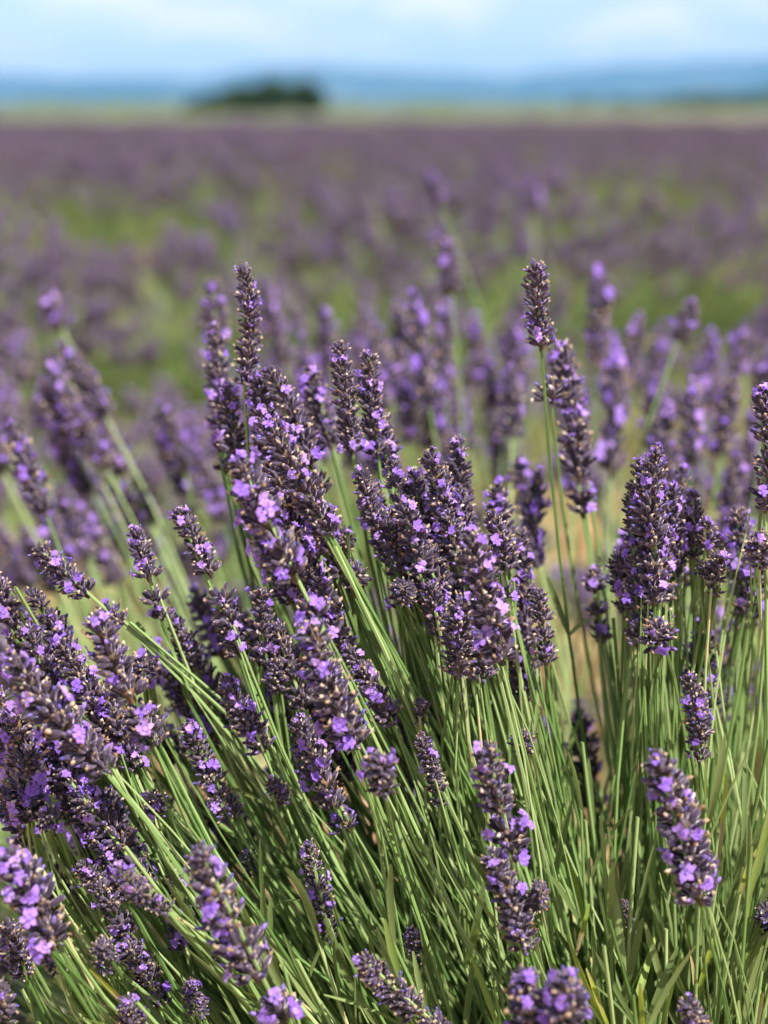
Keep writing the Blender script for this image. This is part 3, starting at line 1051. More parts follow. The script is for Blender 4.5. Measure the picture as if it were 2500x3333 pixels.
HERO = [
    # tip x, y, base x, y, width, open flowers, label, options     (photo pixels)
    (791, 845, 797, 1269, 84, 7, 'slender upright spike rising tallest on the left of the middle clump, bare stalk below', dict(d=0.60, gaps=[])),
    (690, 900, 712, 1180, 78, 6, 'soft spike with a violet tuft on top, just left of the slender tallest spike', dict(d=0.80)),
    (690, 1030, 720, 1420, 80, 9, 'upright spike with pale florets down its left edge, left of the slender tallest spike', dict(d=0.70)),
    (862, 1178, 1050, 1640, 108, 5, 'upper dark spike leaning left at the back of the dense middle cluster', dict(d=0.60)),
    (835, 1300, 1090, 1760, 118, 10, 'broad spike studded with florets, running down the right side of the dense middle cluster', {}),
    (1100, 1100, 1150, 1490, 86, 6, 'spike with a pink floret on its tip, left one of a close pair', dict(d=0.585)),
    (1198, 1125, 1232, 1500, 88, 7, 'spike with florets near the top, right one of a close pair at centre', dict(d=0.60)),
    (1160, 1507, 1275, 1850, 88, 5, 'spike directly beneath the close pair at centre, stalks passing behind it', dict(d=0.57)),
    (1268, 1470, 1345, 1850, 100, 7, 'leafy dark spike with florets along its left, right of the one under the close pair', dict(d=0.58)),
    (1300, 1620, 1392, 1960, 102, 6, 'drooping dark spike below the centre with florets near its foot', dict(d=0.565)),
    (1386, 1455, 1475, 1830, 96, 8, 'spike with a pink floret tuft at its top left, beside the pointed bare-tipped one', dict(d=0.575)),
    (1486, 1403, 1505, 1770, 80, 4, 'pointed bare-tipped spike standing upright at the right of the middle cluster', dict(d=0.61)),
    (761, 1461, 1045, 2040, 146, 14, 'large leaning spike in front of the dense middle cluster, dotted with pink florets', {}),
    (1000, 2010, 1172, 2455, 140, 11, 'big near spike below the middle cluster with two bands of open florets', {}),
    (569, 1634, 785, 2150, 98, 10, 'long leaning spike with florets along its upper half, alone left of the dense cluster', dict(d=0.57, gaps=[(.5, .57)])),
    (845, 1900, 852, 2182, 96, 3, 'dark spike with few florets squeezed between two stalks under the dense cluster', dict(d=0.575)),
    (433, 1698, 532, 2035, 88, 10, 'spike broken into three tufts with a separate drooping whorl, before blurred green', dict(d=0.575, gaps=[(.60, .72), (.80, .93)])),
    (104, 1765, 420, 2050, 102, 10, 'long spike leaning far to the left with violet tip floret, upper left', dict(d=0.57)),
    (300, 1969, 520, 2455, 134, 10, 'large leaning spike with a crown of florets, right one of the big left pair', {}),
    (15, 2110, 375, 2540, 142, 12, 'large strongly tilted spike at the left edge, left one of the big left pair', {}),
    (88, 1905, 260, 2190, 100, 4, 'dark tilted spike behind the big left pair', dict(d=0.58)),
    (-10, 1880, 45, 2040, 108, 3, 'dark spike cut off by the left edge above the big left pair', dict(d=0.56)),
    (40, 2280, 95, 2640, 120, 9, 'crooked dark spike near the left edge under the big left pair', dict(d=0.53)),
    (470, 2145, 472, 2225, 90, 5, 'single small whorl with three star florets on its own stalk left of centre', dict(d=0.56)),
    (723, 2188, 868, 2465, 96, 7, 'spike with scattered florets beneath the dense cluster, before the grassy stems', dict(d=0.56)),
    (905, 2130, 900, 2290, 84, 1, 'short dark whorl on an upright stalk below the dense cluster', dict(d=0.585)),
    (603, 2340, 769, 2680, 98, 9, 'leaning spike with a floret bunch at its foot, in the green stems left of centre', dict(d=0.555)),
    (964, 2320, 1135, 2720, 108, 10, 'dark spike behind the big near central one, florets along its lower half', dict(d=0.56)),
    (1115, 2085, 1285, 2375, 92, 8, 'tilted spike with florets at its lower end, right of the big central one', dict(d=0.565)),
    (1236, 2455, 1255, 2585, 110, 5, 'small near tuft with two large pale florets at the middle of the picture', dict(d=0.47)),
    (1525, 1715, 1640, 2175, 130, 9, 'tall near spike right of centre with star florets ringing its foot', dict(d=0.50)),
    (1597, 1650, 1650, 1960, 90, 5, 'dark spike half hidden behind the tall near one right of centre', dict(d=0.56)),
    (1506, 1930, 1490, 2225, 110, 5, 'brownish spike with few florets left of the tall near one right of centre', dict(d=0.545)),
    (1404, 1886, 1440, 2090, 80, 4, 'short spike with florets on its left, between central stalks', dict(d=0.57)),
    (1700, 1700, 1712, 2230, 82, 8, 'narrow soft spike standing right behind the tall near one', dict(d=0.63)),
    (1744, 1901, 1778, 2180, 88, 4, 'narrow dark spike with florets on its right, right of the tall near one', dict(d=0.58)),
    (1744, 838, 1764, 1156, 92, 5, 'solitary dark spike standing tallest on the right, on a bare green stalk', dict(d=0.585, gaps=[])),
    (1790, 1262, 1796, 1330, 110, 1, 'collar of brown calyces round a bare stalk below the solitary right spike', dict(d=0.64)),
    (1819, 1100, 1900, 1690, 104, 12, 'long soft spike right behind the solitary stalk', dict(d=0.70)),
    (2478, 1238, 2490, 1690, 110, 5, 'sharp thick spike cut by the right edge', dict(d=0.55)),
    (2460, 1730, 2495, 1860, 110, 1, 'brown lower whorl at the right edge beneath the thick cut-off spike', dict(d=0.55)),
    (2135, 1431, 2132, 1985, 108, 12, 'tall spike with a pointed floret top in the right-hand group', dict(d=0.555)),
    (2049, 1550, 2080, 2110, 86, 10, 'spike with florets down its left edge, left neighbour of the tall right-hand one', dict(d=0.57)),
    (2139, 2040, 2140, 2110, 110, 1, 'brown collar of calyces on the stalk under the right-hand group', dict(d=0.55)),
    (2222, 1490, 2205, 1940, 94, 7, 'soft dark spike behind the tall one in the right-hand group', dict(d=0.68)),
    (2294, 1675, 2296, 1900, 76, 4, 'small upright spike right of the right-hand group', dict(d=0.575)),
    (2352, 1788, 2318, 1955, 80, 3, 'short spike topped by one large pink floret, right of the right-hand group', dict(d=0.57)),
    (1936, 1826, 1966, 2110, 80, 5, 'thin dark spike standing alone left of the right-hand group', dict(d=0.66)),
    (2237, 2180, 2277, 2490, 84, 6, 'dark upright spike with florets on its right shoulder, lower right', dict(d=0.56)),
    (1883, 2263, 1907, 2452, 62, 2, 'small blurred spike among the stems right of centre', dict(d=0.74)),
    (2117, 2256, 2133, 2430, 56, 1, 'thin small spike beside a tall stalk at lower right', dict(d=0.66)),
    (1777, 2323, 1795, 2440, 60, 2, 'tiny blurred spike with violet tip right of centre', dict(d=0.80)),
    (1363, 2270, 1375, 2355, 56, 0, 'tiny bud spike among the green stems at the middle', dict(d=0.57)),
    (1363, 2384, 1438, 2634, 70, 4, 'small leaning spike with a violet tip on a dark stalk, below centre', dict(d=0.555)),
    (1578, 2415, 1682, 2814, 126, 6, 'near spike with a large floret at its tip, lower right of centre', dict(d=0.485)),
    (1585, 2754, 1715, 3108, 118, 5, 'near spike with florets near its top, directly beneath the one with the large tip floret', dict(d=0.49)),
    (1752, 2880, 1742, 2960, 80, 0, 'side tuft of calyces branching off right of the lower near spike', dict(d=0.495)),
    (1700, 2390, 1712, 2450, 84, 0, 'small bare whorl of calyces on a thick stalk right of centre', dict(d=0.55)),
    (2128, 2440, 2284, 2957, 146, 8, 'large near leaning spike with star florets, lower right', dict(d=0.465)),
    (2026, 2927, 2062, 3078, 54, 1, 'tiny dark spike between stems at lower right', dict(d=0.56)),
    (1702, 3140, 1765, 3420, 150, 7, 'near blurred spike at the bottom edge, left one of two', dict(d=0.44)),
    (1842, 3165, 1870, 3450, 150, 9, 'near blurred spike at the bottom edge, right one of two', dict(d=0.43)),
    (1160, 3105, 1480, 3390, 100, 2, 'greyish spike lying at a slant at the bottom edge below centre', dict(d=0.50)),
    (1337, 3018, 1356, 3146, 66, 2, 'tiny spike with one violet floret above the slanted greyish one', dict(d=0.56)),
    (2237, 3255, 2262, 3400, 90, 1, 'small tip poking up from the bottom edge at right', dict(d=0.48)),
    (2488, 2950, 2510, 3040, 90, 1, 'small dark head cut by the right edge low in the picture', dict(d=0.54)),
    (633, 2731, 935, 3345, 158, 11, 'largest near spike leaning across the bottom left, soft tip and open florets', dict(d=0.455)),
    (10, 2747, 185, 3110, 160, 9, 'large near spike in the lower left corner, pink floret cluster on top', dict(d=0.465)),
    (180, 2480, 500, 2900, 104, 12, 'long spike slanting through the lower left with bands of florets', dict(d=0.55)),
    (377, 2822, 552, 2968, 72, 4, 'small near spike lying at a slant on a pale thin stalk, lower left', dict(d=0.48)),
    (249, 2792, 430, 3070, 86, 6, 'dark slanted spike between the corner spike and the largest near one', dict(d=0.55)),
    (400, 3060, 540, 3290, 92, 6, 'dark slanted spike low in the left with violet florets at its foot', dict(d=0.55)),
    (500, 2590, 498, 2660, 86, 2, 'brown whorl with one pink floret at the end of its stalk, left', dict(d=0.54)),
    (90, 2420, 88, 2700, 112, 5, 'dark cluster of whorls by the left edge above the corner spike', dict(d=0.53)),
    (160, 2640, 168, 2700, 80, 4, 'little whorl with violet florets beside the dark left cluster', dict(d=0.53)),
    (1002, 2724, 1080, 3075, 86, 7, 'greyish-tipped narrow spike with florets near its foot, below centre', dict(d=0.555)),
    (874, 2528, 930, 2620, 66, 4, 'tiny spike topped by two violet florets in the stems left of centre', dict(d=0.56)),
    (806, 2760, 830, 2850, 60, 3, 'tiny violet tuft behind the tip of the largest near spike', dict(d=0.58)),
    (558, 2830, 585, 3110, 80, 5, 'dim spike in shade left of the largest near spike', dict(d=0.58)),
    (618, 3191, 657, 3310, 66, 3, 'small dark spike under the largest near spike by the bottom edge', dict(d=0.53)),
    (414, 3244, 470, 3400, 84, 3, 'greyish spike tip at the bottom edge left of the largest near spike', dict(d=0.50)),
    (330, 3070, 350, 3150, 84, 0, 'tuft of pale bare calyces on a thick slanting stalk, lower left', dict(d=0.50)),
    (160, 3060, 195, 3160, 92, 2, 'brown whorl with pale tips beneath the corner spike', dict(d=0.50)),
    (-12, 3190, 15, 3340, 92, 1, 'greyish spike at the very corner of the lower left', dict(d=0.48)),
    (20, 3000, 90, 3190, 100, 2, 'dark slanted spike partly behind the corner spike', dict(d=0.53)),
    (693, 3080, 760, 3180, 60, 3, 'dim violet tuft behind the lower part of the largest near spike', dict(d=0.57)),
    (905, 1375, 1015, 1690, 104, 5, 'dark spike inside the dense middle cluster, between its two broad leaning spikes', dict(d=0.585)),
    (965, 1545, 1125, 1890, 112, 7, 'spike at the right foot of the dense middle cluster with florets along its side', dict(d=0.57)),
    (812, 1640, 960, 1990, 108, 6, 'dark spike tucked behind the large leaning one on its left', dict(d=0.59)),
    (1120, 1730, 1125, 1800, 96, 1, 'bare whorl on a dark stalk just right of the dense middle cluster', dict(d=0.575)),
    (1150, 1850, 1158, 1930, 88, 0, 'lower bare whorl beneath the one right of the dense middle cluster', dict(d=0.58)),
    (1310, 1900, 1325, 1965, 84, 0, 'small brown whorl on a stalk at the middle of the picture', dict(d=0.565)),
    (700, 1330, 745, 1560, 92, 6, 'soft spike at the left flank of the dense middle cluster', dict(d=0.66)),
    (1590, 1790, 1660, 2080, 100, 5, 'dark spike directly behind the tall near one right of centre', dict(d=0.585)),
    (2185, 1560, 2195, 1900, 92, 6, 'dark spike between the tall right-hand spike and the soft one behind it', dict(d=0.60)),
    (2010, 1790, 2035, 2010, 84, 3, 'dark lower spike at the left flank of the right-hand group', dict(d=0.60)),
    (180, 2070, 330, 2330, 106, 5, 'dark spike wedged between the two big left spikes', dict(d=0.56)),
    (250, 2560, 330, 2760, 96, 7, 'floret-covered dark spike under the big left pair', dict(d=0.555)),
    (150, 2290, 290, 2560, 112, 5, 'dark spike under the big tilted one at the left edge', dict(d=0.545)),
    (940, 1690, 1060, 2070, 110, 7, 'dark spike along the right flank of the large leaning one', dict(d=0.575)),
    (1015, 1835, 1115, 2170, 104, 6, 'spike joining the dense middle cluster to the big near spike below it', dict(d=0.57)),
    (885, 2010, 1000, 2330, 98, 4, 'dim spike left of the tip of the big near spike below the cluster', dict(d=0.585)),
    (1070, 2170, 1160, 2430, 92, 6, 'floret-edged spike directly right behind the big near central spike', dict(d=0.575)),
    (1440, 1640, 1520, 1960, 98, 6, 'dark spike leading down from the floret-tufted pair to the tall near one', dict(d=0.58)),
    (1540, 1990, 1572, 2240, 98, 4, 'dark spike behind the foot of the tall near one right of centre', dict(d=0.575)),
    (1664, 2060, 1695, 2310, 84, 5, 'narrow spike with violet foot lowest behind the tall near one', dict(d=0.60)),
    (70, 2020, 205, 2330, 104, 6, 'dark tilted spike just above the big tilted one at the left edge', dict(d=0.565)),
    (330, 2230, 445, 2530, 104, 5, 'dark spike under the right one of the big left pair', dict(d=0.565)),
    (-10, 2560, 110, 2780, 104, 6, 'spike cut by the left edge just above the corner spike', dict(d=0.54)),
    (300, 2700, 420, 2940, 92, 7, 'floret-rich slanted spike in the middle of the lower left tangle', dict(d=0.56)),
    (2252, 1580, 2262, 1840, 84, 5, 'upright dark spike close right of the tall right-hand one', dict(d=0.60)),
    (2405, 1640, 2400, 1910, 86, 4, 'dark spike between the small pair and the right edge', dict(d=0.64)),
    (560, 1990, 640, 2200, 80, 4, 'small dark spike left of the foot of the long leaning one', dict(d=0.60)),
    (1230, 1330, 1262, 1560, 84, 5, 'soft spike just under the right one of the close pair', dict(d=0.62)),
    (1010, 1180, 1085, 1480, 90, 6, 'soft spike filling the gap between the dense cluster and the close pair', dict(d=0.68)),
    (870, 1480, 1012, 1900, 108, 7, 'dark spike at the very heart of the dense middle cluster', dict(d=0.58)),
    (745, 1235, 800, 1600, 92, 6, 'soft upright spike at the upper left of the dense middle cluster', dict(d=0.63)),
    (825, 1205, 915, 1570, 100, 6, 'long spike just under the slender tallest one, along the cluster top', dict(d=0.61)),
    (1232, 1640, 1335, 2000, 94, 5, 'long dark spike hanging below the centre, left of its floret-footed neighbour', dict(d=0.58)),
    (1335, 1510, 1405, 1870, 92, 6, 'narrow spike between the leafy dark one and the floret-tufted one', dict(d=0.59)),
    (1405, 1750, 1475, 2100, 94, 5, 'dark spike in the bank right of centre, left of the brownish one', dict(d=0.585)),
    (1485, 1570, 1545, 1900, 92, 6, 'dark spike beneath the pointed bare-tipped one', dict(d=0.59)),
    (2085, 1480, 2105, 1900, 90, 8, 'spike filling the gap between the two tallest of the right-hand group', dict(d=0.585)),
    (2160, 1700, 2150, 2040, 94, 6, 'lower spike at the right foot of the tall right-hand one', dict(d=0.58)),
    (25, 1960, 165, 2290, 100, 6, 'dark tilted spike at the left edge, uppermost over the big left pair', dict(d=0.575)),
    (225, 2130, 385, 2480, 106, 8, 'tilted floret-dotted spike in the gap of the big left pair', dict(d=0.56)),
    (120, 2350, 262, 2690, 104, 7, 'tilted spike crossing under the big tilted one at left', dict(d=0.555)),
    (-5, 2230, 72, 2570, 104, 6, 'steep dark spike hugging the left edge at two thirds down', dict(d=0.55)),
    (335, 2560, 462, 2830, 92, 5, 'dim tilted spike right of the floret-covered one in the lower left', dict(d=0.575)),
    (65, 2820, 205, 3080, 96, 5, 'dim tilted spike behind the corner spike', dict(d=0.565)),
    (1195, 1560, 1262, 1800, 86, 4, 'dark spike right beside the one beneath the close pair', dict(d=0.60)),
]
for h in HERO:
    near(*h[:7], **h[7])

SOFT = [
    # tip, base, depth, width factor, label
    (143, 950, 205, 1075, 0.98, .95, 'blurred short spike leaning left, uppermost at the left side'),
    (203, 1115, 350, 1365, 0.86, 1.0, 'blurred thick spike leaning left below the uppermost left one'),
    (160, 1185, 290, 1480, 0.84, .9, 'blurred spike leaning left beneath the thick blurred one at left'),
    (36, 1372, 152, 1682, 0.70, .9, 'half-sharp spike leaning left by the left edge with florets at its foot'),
    (851, 903, 930, 1190, 1.0, 1.0, 'blurred spike right of the slender tallest spike'),
    (1446, 735, 1470, 960, 0.95, 1.05, 'blurred tall spike at top centre with lilac florets'),
    (1348, 945, 1400, 1330, 0.86, 1.0, 'blurred long spike below the tall one at top centre, left side'),
    (1448, 960, 1450, 1300, 0.92, .9, 'blurred long spike below the tall one at top centre, right side'),
    (1545, 1020, 1560, 1250, 1.05, .9, 'blurred spike between the centre top and the solitary right spike'),
    (1680, 1100, 1650, 1330, 1.0, .9, 'blurred pale spike left of the solitary right spike'),
    (1958, 851, 1940, 1190, 0.92, 1.1, 'blurred broad spike with lilac tip, right of the solitary spike'),
    (2086, 1016, 2020, 1300, 0.98, 1.0, 'blurred spike right of the broad lilac-tipped one'),
    (2258, 975, 2205, 1112, 0.86, .85, 'blurred small spike on a stalk slanting right, upper right'),
    (2010, 1120, 1990, 1560, 0.84, 1.1, 'blurred long spike behind the collar on the bare stalk'),
    (2320, 1080, 2300, 1350, 1.05, 1.0, 'blurred pale spike near the right side above the group'),
    (2400, 1480, 2360, 1800, 0.80, 1.0, 'blurred dark spike left of the thick cut-off right spike'),
    (2150, 1395, 2190, 1600, 0.78, 1.0, 'blurred dark tip behind the right-hand group'),
    (1690, 1480, 1725, 1680, 0.72, .95, 'half-sharp dark spike with violet foot left of the long soft right spike'),
    (1050, 1040, 1075, 1300, 1.05, 1.0, 'blurred spike behind the close pair at centre, on its left'),
    (990, 1090, 1000, 1380, 0.95, .9, 'blurred spike between the dense cluster and the close pair'),
    (1180, 990, 1190, 1220, 1.1, .9, 'blurred spike tip rising behind the close pair at centre'),
    (1290, 980, 1330, 1260, 1.0, .9, 'blurred spike right behind the close pair at centre'),
    (1390, 560, 1440, 680, 1.25, 1.0, 'very blurred lilac spike highest at top centre'),
    (1745, 560, 1740, 700, 1.5, 1.0, 'very blurred lilac spike highest at the right'),
    (2300, 1860, 2310, 2120, 0.72, .9, 'blurred dark spike at right below the group, florets near its top'),
    (2480, 2150, 2490, 2330, 0.75, .9, 'blurred dark spike cut by the right edge at mid height'),
    (1262, 2040, 1280, 2160, 0.78, .8, 'blurred small spike between the central stalks'),
]
for (tx, ty, bx_, by_, d, w, lab) in SOFT:
    root = CROWN + Vector((random.gauss(0, .05), random.gauss(0, .04) + .10, random.gauss(0, .02)))
    if tx < 400:
        root = CROWN + Vector((-0.10 + random.gauss(0, .04), 0.16, 0))
    soft_lavender(lab, P(tx, ty, d), P(bx_, by_, d * .995), root, 'blurred lavender stems at the back of the near clump', wide=w)

# dark half-hidden spikes that fill the clump behind the sharp ones
random.seed(17)
rng = np.random.default_rng(17)
fill = 0
while fill < 60:
    px = random.uniform(-100, 2550)
    if px < 700:
        py = random.uniform(1900, 3000)
    elif px < 1900:
        py = random.uniform(1500, 2500)
    else:
        py = random.uniform(1500, 2050)
    if px > 1700 and random.random() < .45:
        continue
    d = random.uniform(0.585, 0.68)
    tip = P(px, py, d)
    root = CROWN + Vector((random.gauss(0, .04), random.gauss(0, .04) + .02, random.gauss(0, .02)))
    ax = (tip - root).normalized() + Vector((0, 0, .12))
    ax.normalize()
    base = tip - ax * random.uniform(0.028, 0.05)
    if base.z < 0.2:
        continue
    soft_lavender('dark lavender spike half hidden among the stems of the near clump', tip, base, root,
                  'half-hidden spikes inside the near clump', wide=random.uniform(.75, .95), stalk_r=.0008)
    ends.append((base, ax))
    fill += 1

# neighbouring clumps, out of focus: each stem a thing
random.seed(41)


def back_flowers(n, xr, yr, dr, lean, label, group):
    k = 0
    while k < n:
        px, py, d = random.uniform(*xr), random.uniform(*yr), random.uniform(*dr)
        tip = P(px, py, d)
        root = CROWN + Vector((random.gauss(0, .05) + (tip.x - CROWN.x) * .35, random.gauss(0, .04) + (d - .65) * .55, -CROWN.z + .03))
        ax = ((tip - root).normalized() + Vector((lean, 0, .25))).normalized()
        base = tip - ax * random.uniform(0.034, 0.056)
        soft_lavender(label, tip, base, root, group, wide=random.uniform(.85, 1.1))
        k += 1


back_flowers(46, (-120, 950), (1180, 1720), (.82, 1.15), -.18, 'out-of-focus lavender spike in the blurred purple mass at left', 'blurred spikes of the purple mass at the left')
back_flowers(24, (950, 1750), (980, 1420), (.80, 1.10), 0, 'out-of-focus lavender spike in the blurred band behind the middle', 'blurred spikes behind the middle')
back_flowers(22, (1850, 2600), (950, 1520), (.80, 1.10), .08, 'out-of-focus lavender spike in the blurred band at right', 'blurred spikes at the right')

# ------------------------------------------------------------------ green mass of the near clump
C = np.array(CROWN)
rng = np.random.default_rng(77)
plant = thing('lavender_bush', (CROWN.x, CROWN.y, 0), 'green leafy base and thin stems of the near lavender clump', 'lavender bush')
c0 = C - np.array([CROWN.x, CROWN.y, 0])
heads_out = MB()
for i in range(90):
    if i < 50:
        tip = P(rng.uniform(-1100, -70), rng.uniform(1900, 3700), rng.uniform(.64, .85))
    elif i < 75:
        tip = P(rng.uniform(-300, 1500), rng.uniform(3480, 4000), rng.uniform(.5, .68))
    else:
        tip = P(rng.uniform(2600, 3300), rng.uniform(1500, 3000), rng.uniform(.5, .8))
    ax = (tip - CROWN).normalized()
    base = tip - ax * .04
    ends.append((base, ax))
    heads_out.stamp(LO_HEADS[i % len(LO_HEADS)], [np.array(mtx(tip - Vector((CROWN.x, CROWN.y, 0)), frame(ax, rng.uniform(0, 6)), 1.0))], [rng.random()])
tag(heads_out.obj('flower_heads', plant), kind='stuff')
# thin stems running up behind the flower stems, ending inside the spikes
mb = MB()
paths = []
for rep in range(7):
    for (bp, ax) in ends:
        if rng.random() < 0.25:
            continue
        e = np.array(bp) + np.array(ax) * rng.uniform(0.004, 0.016) + rng.normal(0, .0022, 3)
        r0 = C + np.array([rng.normal(0, .05), rng.normal(0, .045) + .01, rng.normal(0, .025)])
        Lr = np.linalg.norm(e - r0)
        out = (e - r0) / Lr
        c1 = e - np.array(ax) * Lr * rng.uniform(.2, .42) + rng.normal(0, .010, 3)
        c2 = r0 + out * Lr * .3 + rng.normal(0, .014, 3)
        paths.append(bez(r0, c2, c1, e, 10))
paths = np.array(paths) - np.array([CROWN.x, CROWN.y, 0])
tubes(mb, paths, np.linspace(0.00086, 0.00058, 10)[None] * rng.uniform(.5, 1.25, len(paths))[:, None], sides=5, rnds=rng.random(len(paths)) * .96)
tag(mb.obj('thin_stems', plant, smooth=False), kind='stuff')

# leafy shoots
mb = MB()
sh_paths, LB, LD, LL, LW = [], [], [], [], []
for i in range(2100):
    a = rng.uniform(0, 2 * np.pi)
    el = math.radians(90 - 88 * rng.random() ** .55)
    d = np.array([math.cos(a) * math.cos(el), math.sin(a) * math.cos(el), math.sin(el)])
    if i < 600:
        r0 = c0 + np.array([rng.normal(0, .07), rng.normal(0, .06), rng.normal(-.03, .03)])
    else:                                   # the wide leafy skirt of the clump
        ra, rr_ = rng.uniform(0, 6.28), np.sqrt(rng.random())
        r0 = c0 + np.array([-.10 + math.cos(ra) * rr_ * .42, .04 + math.sin(ra) * rr_ * .27, rng.uniform(-.10, .0) - .06 * rr_])
        d = d + np.array([math.cos(ra) * rr_ * .5, math.sin(ra) * rr_ * .4, .35])
        d /= np.linalg.norm(d)
    Lr = rng.uniform(.06, .20) if el > 0.9 else rng.uniform(.06, .26)
    e = r0 + d * Lr
    p = bez(r0, r0 + d * Lr * .4 + rng.normal(0, .008, 3), e - d * Lr * .3 + rng.normal(0, .01, 3), e, 6)
    sh_paths.append(p)
    nl = rng.integers(5, 10)
    for j_ in range(nl):
        f = rng.uniform(.35, 1.0)
        q = p[int(f * 5)] + rng.normal(0, .002, 3)
        LB.append(q)
        LD.append(d + rng.normal(0, .28, 3) + np.array([0, 0, .15]))
        LL.append(rng.uniform(.026, .055))
        LW.append(rng.uniform(.0018, .0032))
for i in range(240):                        # upright leafy shoots showing their rounded tips
    px = 2550 - 2300 * rng.random() ** 1.7
    tip = np.array(P(px, rng.uniform(2380 if px > 1700 else 2750, 3450), rng.uniform(.52, .72))) - np.array([CROWN.x, CROWN.y, 0])
    d = tip - c0
    d /= np.linalg.norm(d)
    d = d * .8 + np.array([rng.normal(0, .08), rng.normal(0, .08), .3])
    d /= np.linalg.norm(d)
    p = bez(tip - d * .16 + rng.normal(0, .008, 3), tip - d * .1, tip - d * .04, tip, 6)
    sh_paths.append(p)
    for j_ in range(rng.integers(5, 9)):
        f = rng.uniform(.2, .9)
        LB.append(p[int(f * 5)])
        LD.append(d + rng.normal(0, .2, 3))
        LL.append(rng.uniform(.03, .055))
        LW.append(rng.uniform(.0018, .0030))
tubes(mb, np.array(sh_paths), np.linspace(.0011, .0007, 6)[None], sides=4, rnds=rng.random(len(sh_paths)) * .9)
leaves(mb, np.array(LB), np.array(LD), np.array(LL), np.array(LW), rng.random(len(LB)), curl=.18)
tag(mb.obj('leafy_shoots', plant), kind='stuff')

# tangle of dry and green shreds low in the clump
mb = MB()
n = 3500
a = rng.uniform(0, 2 * np.pi, n)
rad = 0.36 * np.sqrt(rng.random(n))
st = c0 + np.stack([np.cos(a) * rad, np.sin(a) * rad * .8, rng.uniform(-.10, .06, n) - rad * .18], -1)
dd = rng.normal(0, 1, (n, 3)) * np.array([1, 1, .5])
dd /= np.linalg.norm(dd, axis=1, keepdims=True)
ln_ = rng.uniform(.03, .07, n)[:, None]
kx = rng.normal(0, .012, (n, 3))
pp = np.stack([st, st + dd * ln_ * .35 + kx, st + dd * ln_ * .7 + kx, st + dd * ln_], 1)
tubes(mb, pp, np.array([.0006, .0008, .0008, .0004])[None], sides=3, rnds=rng.random(n))
tag(mb.obj('leaf_tangle', plant), kind='stuff')

# woody base
mb = MB()
paths = []
for i in range(40):
    a_ = rng.uniform(0, 6.28)
    e = c0 + np.array([math.cos(a_) * .09 * rng.random(), math.sin(a_) * .08 * rng.random(), rng.uniform(-.04, .03)])
    paths.append(bez((rng.normal(0, .015), rng.normal(0, .015), -.02), (0, 0, .04), e * .6, e, 6))
tubes(mb, np.array(paths), np.linspace(.006, .0016, 6)[None], sides=5, m=0)
mb.obj('woody_base', plant, [M_BARK])

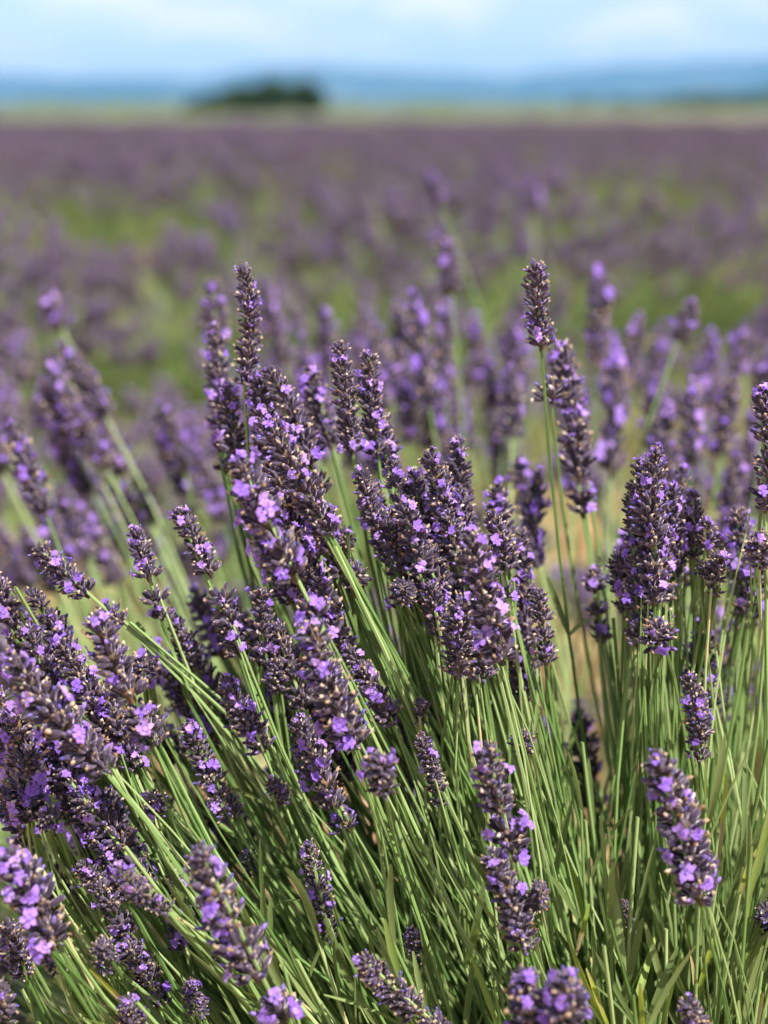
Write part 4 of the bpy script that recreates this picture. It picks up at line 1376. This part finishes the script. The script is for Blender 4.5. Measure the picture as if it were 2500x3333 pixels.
# neighbouring clumps, out of focus
def side_clump(cx, cy, n, label, hr, el_max):
    t = thing('lavender_bush', (cx, cy, 0), label, 'lavender bush')
    mb, hb = MB(), MB()
    nl = 1100
    a = rng.uniform(0, 2 * np.pi, nl)
    el = np.radians(90 - 85 * rng.random(nl) ** .6)
    d = np.stack([np.cos(a) * np.cos(el), np.sin(a) * np.cos(el), np.sin(el)], -1)
    base = d * rng.uniform(0.02, 0.19, nl)[:, None] + np.array([0, 0, .06])
    leaves(mb, base, d + rng.normal(0, .25, (nl, 3)), rng.uniform(.04, .08, nl), rng.uniform(.003, .0045, nl), rng.random(nl), seg=3)
    paths = []
    for i in range(n):
        a = rng.uniform(0, 6.28)
        el = math.radians(90 - el_max * rng.random() ** .6)
        d = np.array([math.cos(a) * math.cos(el), math.sin(a) * math.cos(el), math.sin(el)])
        r0 = np.array([rng.normal(0, .045), rng.normal(0, .045), .06])
        e = r0 + d * rng.uniform(*hr)
        up = Vector(d) + Vector((0, 0, .2))
        up.normalize()
        paths.append(bez(r0, r0 + d * .14 + rng.normal(0, .01, 3), e - np.array(up) * .12, e + np.array(up) * .03, 6))
        hb.stamp(LO_HEADS[rng.integers(len(LO_HEADS))], [np.array(mtx(Vector(e) + up * .042, frame(up, rng.uniform(0, 6.28)), rng.uniform(.95, 1.25)))], [rng.random()])
    tubes(mb, np.array(paths), np.linspace(.0014, .0008, 6)[None], sides=4)
    tag(mb.obj('leafy_shoots', t), kind='stuff')
    tag(hb.obj('flower_heads', t), kind='stuff')


side_clump(-0.36, 1.22, 150, 'blurred lavender bush leaning in at the left, behind the near clump', (.28, .42), 64)
side_clump(0.42, 1.42, 140, 'blurred lavender bush at the right, behind the near clump', (.30, .43), 60)
side_clump(-0.02, 1.70, 130, 'blurred lavender bush behind the middle of the near clump', (.28, .43), 64)
side_clump(-0.62, 1.80, 130, 'blurred lavender bush at the far left beyond the leaning one', (.28, .43), 66)
side_clump(-0.72, 2.55, 150, 'blurred lavender bush further back at the left, past the pale grass', (.30, .45), 58)
side_clump(0.86, 1.95, 110, 'blurred lavender bush at the far right edge', (.28, .43), 66)

# ------------------------------------------------------------------ air: haze between the eye and the mountains
m_haze = bpy.data.materials.new('haze_air')
m_haze.use_nodes = True
nt = m_haze.node_tree
for n_ in list(nt.nodes):
    nt.nodes.remove(n_)
o_ = nt.nodes.new('ShaderNodeOutputMaterial')
pv = nt.nodes.new('ShaderNodeVolumePrincipled')
pv.inputs['Color'].default_value = (0.13, 0.42, 0.92, 1)
pv.inputs['Density'].default_value = 0.00013
nt.links.new(pv.outputs[0], o_.inputs['Volume'])
mb = MB()
hx, y0, y1, z0, z1 = 8100, -8100, 8100, -4, 245
V = [(-hx, y0, z0), (hx, y0, z0), (hx, y1, z0), (-hx, y1, z0), (-hx, y0, z1), (hx, y0, z1), (hx, y1, z1), (-hx, y1, z1)]
mb.add(V, f4=[(0, 3, 2, 1), (4, 5, 6, 7), (0, 1, 5, 4), (1, 2, 6, 5), (2, 3, 7, 6), (3, 0, 4, 7)])
tag(mb.obj('haze', None, [m_haze], smooth=False), kind='stuff')
